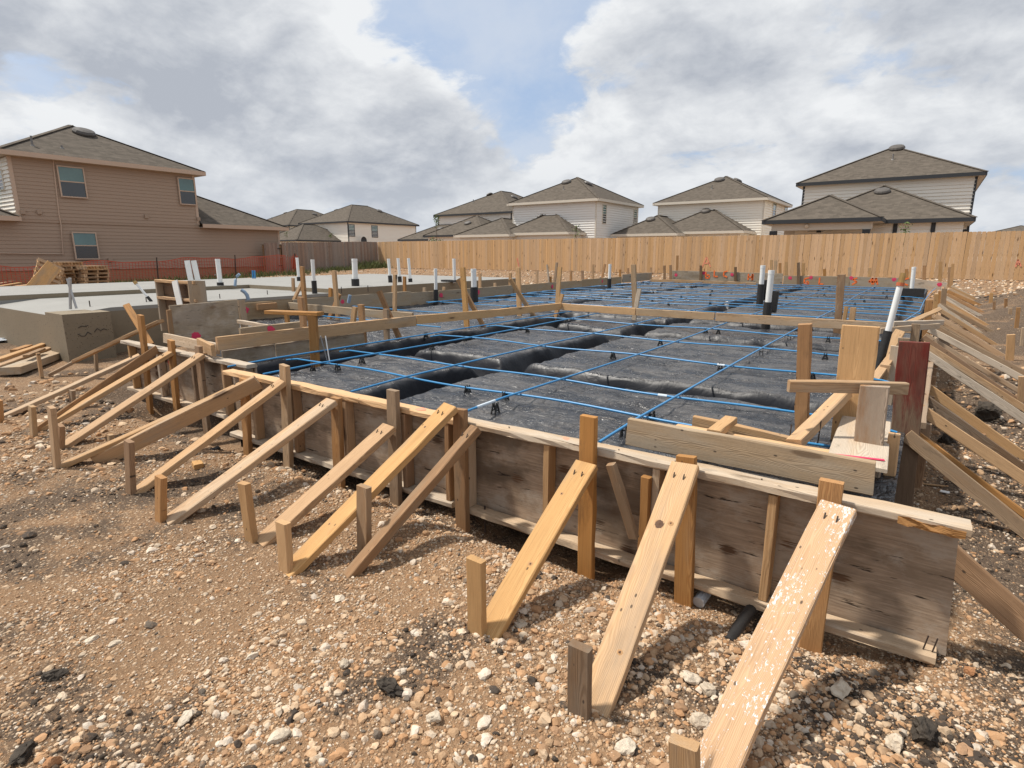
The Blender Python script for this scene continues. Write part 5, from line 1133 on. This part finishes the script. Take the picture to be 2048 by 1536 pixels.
for lab, b, t_, m_, w_ in (('tall orange stake halfway along the right form', (1850, 690), (1859, 600), 'orange', .08), ('grey brown stake past the middle of the right form', (1884, 632), (1889, 577), 'grey', .085), ('orange stake just left of the grey brown one', (1876, 625), (1880, 582), 'orange', .06), ('yellow stake with a lath nailed to it, on the right form', (1868, 650), (1873, 588), 'pine2', .06), ('grey stake behind the red board', (1824, 720), (1832, 648), 'grey', .08), ('brown grooved stake close behind the red board', (1800, 760), (1808, 676), 'grey', .09), ('whitish grey stake left of the red board', (1780, 770), (1791, 692), 'bleach', .07), ('tan short stake in front of the whitish grey one', (1760, 775), (1771, 730), 'tan', .08), ('brown stake at the far end of the right form', (1897, 580), (1899, 534), 'tan', .08), ('last yellow stake at the far end of the right form', (1902, 582), (1906, 527), 'pine2', .08)):
    stake(lab, b, t_, m_, w_, zb=0.45, group=G13, sink=0.3)
span('batten', 'pale horizontal batten near the right form, upper', gp(1785, 648, .82), gp(1885, 645, .80), 0.06, 0.035, (0, -1, 0), 'bleach', 'board')
span('batten', 'pale horizontal batten near the right form, lower', gp(1758, 662, .80), gp(1877, 652, .80), 0.06, 0.035, (0, -1, 0), 'bleach', 'board')
span('batten', 'yellow stick slanting up to the tall orange stake at the right', gp(1795, 655, .78), dp(1880, 618, gp(1850, 690, .45)), 0.05, 0.035, (0, -1, .3), 'pine', 'board')
span('brace_plank', 'pine block leaning beside the black foot of the slanting white pipe', gp(1764, 720, .62), gp(1800, 664, .86), 0.085, 0.05, (0, -1, .5), 'pine2', 'plank')
span('brace_plank', 'short pine strut under the tan short stake at the right', gp(1748, 760, .55), gp(1790, 705, .72), 0.07, 0.045, (0, -1, .5), 'pine2', 'plank')
G14 = 'short foot stakes to the right of the form'
for lab, b, t_, m_, w_ in (('stout yellow foot stake holding the pale tan plank', (2019, 720), (2022, 669), 'pine', .09), ('brown foot stake at the end of the orange plank', (2033, 655), (2037, 615), 'orange', .06), ('thin tan foot stake before the dark tipped soil', (2011, 623), (2012, 597), 'orange', .06), ('grey thin foot stake left of the thin tan one', (1988, 621), (1989, 602), 'grey', .05), ('grey foot stake at the right, in front of the dark soil', (2020, 632), (2021, 616), 'tan', .06), ('yellow far foot stake by the gravel', (1981, 606), (1983, 586), 'pine', .07), ('pale foot stake at the right edge, at the end of the pale grey plank', (2044, 803), (2047, 753), 'tan', .08), ('grey foot stake under the tan plank at the right', (1959, 908), (1962, 868), 'grey', .06), ('whitish thin foot stake at the right edge', (2043, 692), (2047, 655), 'bleach', .04)):
    stake(lab, b, t_, m_, w_, group=G14, sink=0.15)
# ------------------------------------------------------------------ pipes
def pvc(label, base, top, zb, r, sl, group, ref=None, lean=None, mat=PVC, cap=True):
    b = gp(*base, zb); t_ = dp(*top, b); d = t_ - b
    e = empty('pvc_pipe', b, label, 'pipe', group)
    m = MB(); s = b + d * sl; m.tube([s - d * 0.05, t_ - d * .03], r, 14); m.build('pipe', mat, e, True)
    if cap: MB().tube([t_ - d * 0.06, t_, t_ + d.normalized() * r * 0.25], r * 1.05, 14).build('cap', mat, e)
    if sl > 0: MB().tube([b - Vector((0, 0, .15)), b + d * sl * .45, b + d * sl * .5, s], r * 1.42, 14).build('sleeve', SLEEVE, e)
    return e
GP = 'white pipes standing in the black sheeting'
pvc('white pipe with a long black sleeve, in the far nook left of centre', (872, 606), (871, 538), .50, .038, .40, GP)
pvc('thick white pipe with a wide black sleeve behind the tall yellow stake', (949, 606), (947, 539), .50, .062, .48, GP)
pv = pvc('white pipe with a black block at its side, the farther of the close pair', (1519, 612), (1526, 532), .50, .05, .55, GP)
pw = pvc('tall white pipe in front of the close pair at the inner board', (1531, 656), (1543, 542), .50, .044, .46, GP)
for e, q0, q1 in ((pv, (1528, 600), (1531, 560)), (pw, (1545, 625), (1551, 582))):
    b = Vector(e.location); MB().bar(dp(*q0, b + FH * .08), dp(*q1, b + FH * .08), 0.10, 0.08, (0, -1, 0)).build('foam_block', SLEEVE, e)
pvc('slim white pipe with a black sleeve near the left end of the far form', (1218, 580), (1220, 529), .50, .045, .45, GP)
pz = pvc('slim white pipe standing in a black box near the right form', (1822, 592), (1828, 535), .52, .05, .0, GP)
def box_(): b = Vector(pz.location); MB().box(b.x - .28, b.x + .28, b.y - .2, b.y + .1, .5, .72).build('black_box', SLEEVE, pz)
box_()
def brasspipe():
    b = gp(1755, 742, .55); t_ = dp(1800, 572, b); d = (t_ - b); u = d.normalized()
    e = empty('capped_pipe', b, 'slanting white pipe with a black sleeve and a brass end, at the right', 'pipe')
    s = b + d * .46; MB().tube([s, t_], .026, 14).build('pipe', PVC, e, True); MB().tube([b - d * .3, b + d * .2, s + d * .02], .036, 14).build('sleeve', SLEEVE, e, True)
    MB().tube([t_, t_ + u * .03], .033, 12).build('coupling', COPPER, e); MB().tube([t_ + u * .03, t_ + u * .05, t_ + u * .09, t_ + u * .115], .028, 12, r1=.022).build('brass_end', BRASS, e)
brasspipe()
GS = 'pipes standing in the finished slab'
for lab, b, t_, r, sl in (('thin white pipe farthest left behind the tall orange stake', (598, 562), (594, 516), .05, .18), ('white pipe with a short black foot, right of the tall orange stake', (629, 579), (625, 520), .05, .3), ('thick white pipe with a black foot in the middle of the slab', (711, 572), (709, 519), .085, .27), ('left one of three thin pipes before the fence corner', (781, 565), (777, 518), .05, .3), ('middle one of three thin pipes before the fence corner', (800, 564), (796, 517), .05, .24), ('right one of three thin pipes before the fence corner', (821, 564), (817, 517), .05, .15), ('white pipe standing in a flat black tray', (909, 564), (908, 518), .055, .0), ('leaning white pipe behind the crate like panel', (441, 571), (435, 519), .07, .12)):
    e = pvc(lab, b, t_, .835, r * .8, sl, GS)
    if 'tray' in lab: p = Vector(e.location); MB().box(p.x - .42, p.x + .3, p.y - .1, p.y + .1, .84, .89).build('tray', SLEEVE, e)
for k, (b, t_) in enumerate((((383, 566), (374, 521)), ((397, 566), (387, 521)))):
    p = gp(*b, .835); span('white_slat', ('left', 'right')[k] + ' one of two white trim boards leaning together on the slab', p, dp(*t_, p), 0.16, 0.03, (0.4, -1, 0), 'bleach', 'slat', 'white trim boards on the slab').data.materials[0] = PVC
for k, (pts) in enumerate(((((470, 572), (471, 560), (474, 553), (479, 548))), ((497, 600), (494, 590), (489, 584), (483, 580)))):
    z = .835 if k == 0 else .745; b = gp(*pts[0], z); m = MB().tube([dp(*q, b) for q in pts], .035, 8); tag(m.build('conduit', CONDUIT, None, True), ('farther', 'nearer')[k] + ' curved grey conduit sticking out of the slab', 'conduit', 'grey conduits in the slab')
b = gp(508, 557, .835); e = empty('conduit_bundle', b, 'upright pair of blue conduits at the far edge of the slab', 'conduit')
for dx in (-2, 2): MB().tube([dp(508 + dx, 557, b), dp(507 + dx, 541, b)], .03, 6).build('conduit', CABLE, e)
def leanpipe():
    b = gp(303, 603, .745); t_ = dp(273, 568, b); m = MB().tube([t_, b.lerp(t_, .25)], .022, 8); e = tag(m.build('water_pipe', PVC, None, True), 'thin white pipe leaning left on the garage floor of the slab', 'pipe')
    MB().tube([b.lerp(t_, .27), b], .028, 8).build('sleeve', SLEEVE, e); MB().tube([t_, dp(269, 563, b)], .032, 8).build('brass_end', BRASS, e)
    b = gp(141, 618, .74); e = empty('steel_pipes', b, 'two crossed grey steel pipes at the corner of the slab', 'pipe'); MB().tube([b, dp(140, 556, b)], .022, 8).build('pipe', STEEL, e); MB().tube([dp(153, 617, b), dp(134, 557, b)], .018, 8).build('pipe', STEEL, e)
    p = gp(735, 588, .70); tag(MB().tube([gp(697, 606, .72), dp(700, 590, gp(697, 606, .72))], .03, 8).build('conduit', CONDUIT, None, True), 'blue grey conduit stub behind the left form', 'conduit')
leanpipe()
def anchor_bolts():
    for i, (x, y) in enumerate(((180, 612), (293, 604), (440, 597), (535, 589), (683, 582), (736, 579))):
        b = gp(x, y, 0.835 if x > 600 else .745); tag(MB().tube([b - Vector((0, 0, .05)), b + Vector((0, 0, .09))], .009, 6).build('anchor_bolt', NAIL), '%s dark bolt along the edge of the finished slab, counted from the left' % ORD[i], 'bolt', 'bolts in the slab edge')
anchor_bolts()

# ------------------------------------------------------------------ crate like panel, boards, pallets
def crate():
    e = empty('open_crate', (-9.3, 4.35, .6), 'old open crate like form panel with a white slat, standing on edge', 'crate')
    x0, x1, y, z0, z1 = -9.92, -8.72, 4.30, .40, 1.21
    board('back_panel', (x0, y + .12, (z0 + z1) / 2), (x1, y + .12, (z0 + z1) / 2), z1 - z0 - .02, 0.018, (0, -1, 0), W['dark'], e)
    for z, n in ((z1 - .02, 'top_rail'), (.93, 'middle_rail')): board(n, (x0, y + .05, z), (x1, y + .05, z), 0.10, 0.04, (0, 0, 1), W['tan'], e)
    for x in (x0 + .02, x1 - .15): board('side_board', (x, y + .05, z0), (x, y + .05, z1 - .042), 0.10, 0.04, (1, 0, 0), W['form'], e)
    board('end_board', (x1 + .0, y + .05, z0), (x1 + .0, y + .05, z1 + .01), 0.24, 0.03, (0.75, -1, 0), W['form'], e)
    board('white_slat', (-9.05, y - .02, z0), (-9.22, y - .02, z1), 0.17, 0.015, (0, -1, 0), W['bleach'], e).data.materials[0] = PVC
crate()
GB = 'loose boards piled on the ground at the left'
for lab, a, b, w_, t_, m_, dz in (('thickest grey board, lowest in the pile at the left', (20, 742), (168, 688), .24, .10, 'form', .06), ('long pale board on top of the pile at the left', (-10, 722), (142, 670), .10, .045, 'tan', .16), ('second pale board in the middle of the pile at the left', (-10, 735), (120, 690), .12, .045, 'tan', .11), ('short brown offcut at the back of the pile', (28, 702), (58, 692), .10, .045, 'orange', .16), ('small brown offcut beside the top board of the pile', (52, 712), (85, 698), .08, .03, 'grey', .18)):
    p, q = gp(*a, dz), gp(*b, dz); span('loose_board', lab, p, q, w_, t_, (0, 0, 1), m_, 'board', GB)
p = gpt(395, 935); span('wood_block', 'small sawn offcut block lying alone on the dirt', p + Vector((-.05, .02, .02)), p + Vector((.045, -.01, .02)), .065, .038, (0, 0, 1), 'pine', 'block')
p = gpt(1960, 985); span('lath', 'thin broken lath lying on the dirt at the right', gpt(1812, 966) + Vector((0, 0, .01)), gpt(1890, 975) + Vector((0, 0, .01)), .02, .008, (0, 0, 1), 'tan', 'lath')
def pallet(label, loc, rz, n=1, grp=None, M=None):
    e = empty('wooden_pallet', loc, label, 'pallet', grp)
    base = M or (Matrix.Translation(loc) @ Matrix.Rotation(rz, 4, 'Z'))
    for key, cen, dim in PALP:
        k = PMESH.setdefault((key, dim), None)
        if k is None: k = PMESH[(key, dim)] = mesh_data(key, *(lambda m: (m.v, m.f))(MB().box(-dim[0]/2, dim[0]/2, -dim[1]/2, dim[1]/2, -dim[2]/2, dim[2]/2)), W['tan'])
        obj(key, k, base @ Matrix.Translation(cen), e)
PMESH = {}
PALP = [('stringer', (0, y, .07), (.96, .05, .09)) for y in (-.37, 0, .37)] + [('deck_board', (x, 0, .125), (.12, .84, .018)) for x in (-.42, -.21, 0, .21, .42)] + [('bottom_board', (x, 0, .015), (.12, .84, .018)) for x in (-.42, 0, .42)]
def pallets():
    a = gp(135, 574, .35); b = gp(172, 574, .35)
    for i in range(7): pallet('pallet %s from the bottom of the taller pallet stack' % ORD[i], (a.x + random.uniform(-.06, .06), a.y + random.uniform(-.06, .06), .28 + i * .148), 0.2 + random.uniform(-.1, .1), grp='pallets stacked by the mesh fence')
    for i in range(6): pallet('pallet %s from the bottom of the lower pallet stack' % ORD[i], (b.x + random.uniform(-.05, .05), b.y + random.uniform(-.05, .05) + .25, .28 + i * .148), 0.1 + random.uniform(-.1, .1), grp='pallets stacked by the mesh fence')
    c = gp(92, 577, .35); M = Matrix.Translation(c + Vector((.35, 0, .5))) @ Matrix.Rotation(-0.5, 4, 'X') @ Matrix.Rotation(math.radians(62), 4, 'Y'); pallet('grey pallet leaning on the taller pallet stack', c, 0, M=M)
    span('plywood_sheet', 'yellow pine sheet leaning on the pallets', c + Vector((1.25, -.75, .0)), c + Vector((.75, .15, .85)), .5, .03, (1, 0.3, .4), 'pine', 'plywood')
    for i, (x0, y0, x1, y1, m_) in enumerate(((-8, 574, 40, 566, 'tan'), (-4, 568, 30, 562, 'grey'), (22, 575, 66, 570, 'orange'), (30, 573, 78, 568, 'tan'), (45, 577, 88, 574, 'grey'))):
        span('loose_board', '%s scrap board lying left of the pallets, counted from the left' % ORD[i], gp(x0, y0, .42), gp(x1, y1, .45), .14, .05, (0, 0, 1), m_, 'board', 'scrap boards left of the pallets')
pallets()

# ------------------------------------------------------------------ orange mesh fence
def meshfence():
    p0, p1 = Vector((-30.2, 5.0, 0)), Vector((-32.4, 22.3, 0)); d = (p1 - p0).normalized(); L = (p1 - p0).length
    e = empty('mesh_fence', ((p0 + p1) / 2) + Vector((0, 0, .3)), 'sagging orange red plastic mesh fence in front of the brown house', 'fence')
    m = MB(); nv = int(L / 0.15); N = 13
    def pt(s, k):
        sag = 0.07 * math.sin(s * 1.3) + 0.04 * math.sin(s * 3.1 + 1); b = p0 + d * s; zb = gz(b.x, b.y) + 0.05
        return Vector((b.x + 0.05 * math.sin(s * 2.2 + k * .3), b.y, zb + (1.0 + sag) * k / N))
    for i in range(nv): m.bar(pt(i * .15, 0), pt(i * .15 + 0.03, N), 0.022, 0.006, (1, 0, 0))
    for k in range(N + 1):
        for i in range(0, nv - 4, 4): m.bar(pt(i * .15, k), pt((i + 4) * .15, k), 0.02 if k not in (0, N) else .04, 0.006, (1, 0, 0))
    m.build('mesh', MESHRED, e)
    for s in (0.5, 4.3, 8.8, 13.2, 17.6, L): b = p0 + d * min(s, L); z = gz(b.x, b.y); MB().tube([(b.x + .04, b.y, z - .2), (b.x + .06, b.y + .06, z + 1.2)], 0.03, 6).build('post', NAIL, e)
    # bunched end
    m = MB()
    for i in range(26): a = random.uniform(-.25, .25); m.bar((p1.x + random.uniform(-.2, .2), p1.y + a, .45), (p1.x + random.uniform(-.2, .2), p1.y + a * .6, 1.5 + random.uniform(-.3, .1)), .03, .006, (1, 0, 0))
    m.build('bunched_end', MESHRED, e)
meshfence()

# ------------------------------------------------------------------ weeds and saplings
def blades(name, spots_, n, h):
    V = []; F = []; S = []
    for _ in range(n):
        cx, cy, rx, ry = random.choice(spots_); x = random.gauss(cx, rx); y = random.gauss(cy, ry); z = gz(x, y); a = random.uniform(0, 6.28); hh = h * random.uniform(.35, 1.2); l = random.uniform(-.6, .6) * hh
        dx, dy = math.cos(a) * .02, math.sin(a) * .02; b = len(V); V += [(x - dx, y - dy, z), (x + dx, y + dy, z), (x + l * .4 + dx * .6, y + l * .3 + dy * .6, z + hh * .6), (x + l, y + l * .6, z + hh)]; F += [(b, b+1, b+2), (b, b+2, b+3)]; S += [random.random()] * 4
    me = mesh_data(name, V, F, GRASS); at = me.attributes.new('shade', 'FLOAT', 'POINT'); at.data.foreach_set('value', S); return tag(obj(name, me), kind='stuff')
blades('weeds', [(-30.5, 7.5, .8, .6), (-30.0, 10.5, .7, 2.0), (-30.2, 15, .7, 2.5), (-30.8, 20, .6, 2.2), (-32.3, 26, .3, 1.5), (-32.5, 28.6, .3, .8), (-27, 6.2, .8, .3)], 4200, .30)
blades('weeds', [(-32.4, 28.5, .25, .8), (-28.5, 5.6, .3, .3)], 700, .55)
def sapling(label, px, ytop, Y, spread, ybase=None, n=160):
    t_ = yp(px, ytop, Y); b = Vector((t_.x, Y, 0.6)); e = empty('sapling', b, label, 'tree', None)
    m = MB().tube([b, b.lerp(t_, .5) + Vector((.04, 0, 0)), t_], .03, 6, r1=.008); H = t_.z - b.z
    V = []; F = []; S = []
    for k in range(9):
        u = random.uniform(.35, .95); p = b.lerp(t_, u); a = random.uniform(0, 6.28); q = p + Vector((math.cos(a) * spread * (1.1 - u), math.sin(a) * spread * (1.1 - u), .25)); m.tube([p, q], .010, 4, r1=.004)
        for _ in range(n // 9):
            c = p.lerp(q, random.uniform(.2, 1.15)) + Vector((random.gauss(0, .09), random.gauss(0, .09), random.gauss(0, .1))); r = random.uniform(.035, .07)
            u1 = Vector((random.gauss(0, 1), random.gauss(0, 1), random.gauss(0, 1))).normalized(); u2 = u1.orthogonal().normalized(); i = len(V); V += [c - u1 * r, c + u2 * r * .5, c + u1 * r, c - u2 * r * .5]; F.append((i, i+1, i+2, i+3)); S += [random.random()] * 4
    m.build('trunk', BARK, e); me = mesh_data('leaves', V, F, LEAF); at = me.attributes.new('shade', 'FLOAT', 'POINT'); at.data.foreach_set('value', S); obj('leaves', me, None, e)
sapling('slender young tree rising above the fence near the corner', 872, 436, 33, .8, n=420)
sapling('thin leafy twig top just above the new fence in the middle', 1152, 447, 32, .5, n=120)
sapling('small yellow green tree top above the old grey fence', 661, 470, 38, .6, n=160)
sapling('small tree top between the brown house and the old fence', 573, 464, 36, .7, n=200)
sapling('dark little tree top in front of the right house wall', 1812, 456, 34, .6, n=200)

# ------------------------------------------------------------------ single rocks, clods and litter
import bmesh
def rockobj(name, label, px, py, r, mat, flatn=.7, cat='rock', sub=3, sharp=.35, seed=0, grp=None):
    bm = bmesh.new(); bmesh.ops.create_icosphere(bm, subdivisions=sub, radius=1.0); rr = random.Random(seed + px)
    cuts = [(Vector((rr.gauss(0, 1), rr.gauss(0, 1), rr.gauss(0, 1))).normalized(), rr.uniform(.45, .8)) for _ in range(9)]
    ax = (rr.uniform(.8, 1.35), rr.uniform(.7, 1.0), flatn)
    from mathutils import noise as mn
    for v in bm.verts:
        c = v.co.copy()
        for n, l in cuts:
            k = c.dot(n) - l
            if k > 0: c -= n * k * .92
        c *= 1 + sharp * .55 * mn.fractal(v.co * 2.1 + Vector((px, py, 0)), 1.0, 2.0, 4)
        v.co = Vector((c.x * ax[0], c.y * ax[1], c.z * ax[2])) * r
    me = bpy.data.meshes.new(name); bm.to_mesh(me); bm.free(); me.materials.append(mat)
    p = gpt(px, py); tag(obj(name, me, Matrix.Translation(p + Vector((0, 0, r * flatn * .35))) @ Matrix.Rotation(rr.uniform(0, 6), 4, 'Z')), label, cat, grp)
rockobj('dirt_clod', 'big round black clod among the braces at the right', 1968, 838, .145, CLOD, .85, 'clod', 4, .6)
rockobj('dirt_clod', 'black cracked clod near the bottom right corner', 1852, 1480, .062, CLOD, .85, 'clod', 4, .7)
rockobj('dirt_clod', 'dark crumbly clod at the bottom, left of the dark foot stake', 775, 1375, .055, CLOD, .5, 'clod', 4, .8)
rockobj('dirt_clod', 'cracked dark clod at the bottom left', 48, 1508, .05, CLOD, .6, 'clod', 4, .6)
rockobj('dirt_clod', 'dark clod just left of the cracked one at the bottom left', 110, 1352, .045, CLOD, .6, 'clod', 4, .6)
rockobj('dirt_clod', 'dark clod under the clean yellow plank at the right', 1892, 885, .075, CLOD, .8, 'clod', 4, .5)
for i, (x, y, r, m_, lab) in enumerate(((108, 1528, .032, REDROCK, 'orange tinted stone at the bottom left edge'), (372, 1440, .030, LIME, 'pale wedge shaped stone at the lower left'), (230, 1290, .026, LIME, 'white stone beside dark crumbs at the left'), (183, 1282, .024, LIME, 'white chipped stone left of the other white one'), (505, 1315, .028, LIME, 'grey white stone in the open dirt, lower middle left'), (678, 1200, .030, LIME, 'flat pale stone below the dark grey plank'), (870, 1440, .034, LIME, 'large tan stone at the bottom, left of the dark foot stake'), (1040, 1255, .030, LIME, 'pale stone right of the third plank foot'), (1380, 1360, .045, LIME, 'pale blocky stone between the two right planks'), (1415, 1385, .035, LIME, 'flat pale stone right next to the blocky one'), (1400, 1448, .045, LIME, 'rounded cream stone left of the splashed plank'), (1680, 1385, .045, LIME, 'flat brownish stone right of the splashed plank'), (1790, 1490, .042, LIME, 'long cream stone by the black cracked clod'), (1935, 1345, .032, REDROCK, 'orange brown oval stone right of the form end'), (330, 1005, .03, REDROCK, 'small reddish stone among the left foot stakes'), (1040, 875, .04, LIME, 'hidden pale stone'), (1990, 838, .05, LIME, 'pale stone beside the big round black clod'), (690, 1330, .028, LIME, 'cream stone in a patch of tan dirt'), (560, 1480, .034, LIME, 'angular cream stone near the bottom edge'), (1250, 1500, .04, LIME, 'cream stone at the foot of the dark foot stake'))):
    if 'hidden' in lab: continue
    rockobj('limestone_rock', lab, x, y, r, m_, .65, 'stone', 3, .35, i)
p = gpt(1880, 985); tag(MB().bar(p + Vector((0, 0, .012)), p + Vector((.05, -.01, .014)), .035, .006, (0, 0, 1)).build('paper_scrap', PAPER), 'small white scrap lying on the dirt at the right', 'litter')
p = gpt(430, 898); rockobj('plastic_scrap', 'torn black plastic scrap lying on the dirt below the left planks', 430, 898, .04, SLEEVE, .35, 'litter', 3, .9)
rockobj('plastic_film', 'crumpled clear plastic film lying at the foot of the slab', 40, 680, .45, FILM, .22, 'litter', 4, .9)
rockobj('plastic_film', 'white crumpled bag lying behind the slab', 422, 552, .28, PAPER, .4, 'litter', 3, .9)
def bottle():
    p = gpt(1392, 1222); e = empty('water_bottle', p, 'crushed clear water bottle lying under the form beside a stake', 'bottle')
    a = p + Vector((0, .03, .03)); b = a + Vector((.01, .14, .02)); MB().tube([a, a.lerp(b, .7)], .03, 10).tube([a.lerp(b, .7), b], .03, 10, r1=.012).build('body', FILM, e); MB().tube([b, b + (b - a).normalized() * .02], .014, 8).build('cap', CONDUIT, e)
    qa = yp(1512, 1205, 2.69); qb = gpt(1458, 1278); tag(MB().tube([qa, qa.lerp(qb, .5), qb + Vector((0, 0, -.02))], .026, 10).build('drain_pipe', SLEEVE, None, True), 'black pipe end poking out under the near form', 'pipe')
    q = gpt(965, 1075); tag(MB().tube([(q.x, 2.66, -.12), (q.x, 2.66, .06)], .006, 6).build('rod', NAIL), 'thin dark rod under the bottom rail of the near form', 'rod')
bottle()
m = MB()
for k in range(2): a = gp(648 + k * 8, 725, .50); m = MB().tube([gp(660 - 6 * k, 728 - 8 * k, .52), dp(645 - 10 * k + 6, 672, gp(655, 726, .5))], .006, 6); tag(m.build('steel_rod', STEEL), ('left', 'right')[k] + ' one of two thin bright rods leaning beside the bench stake', 'rod', 'thin bright rods')
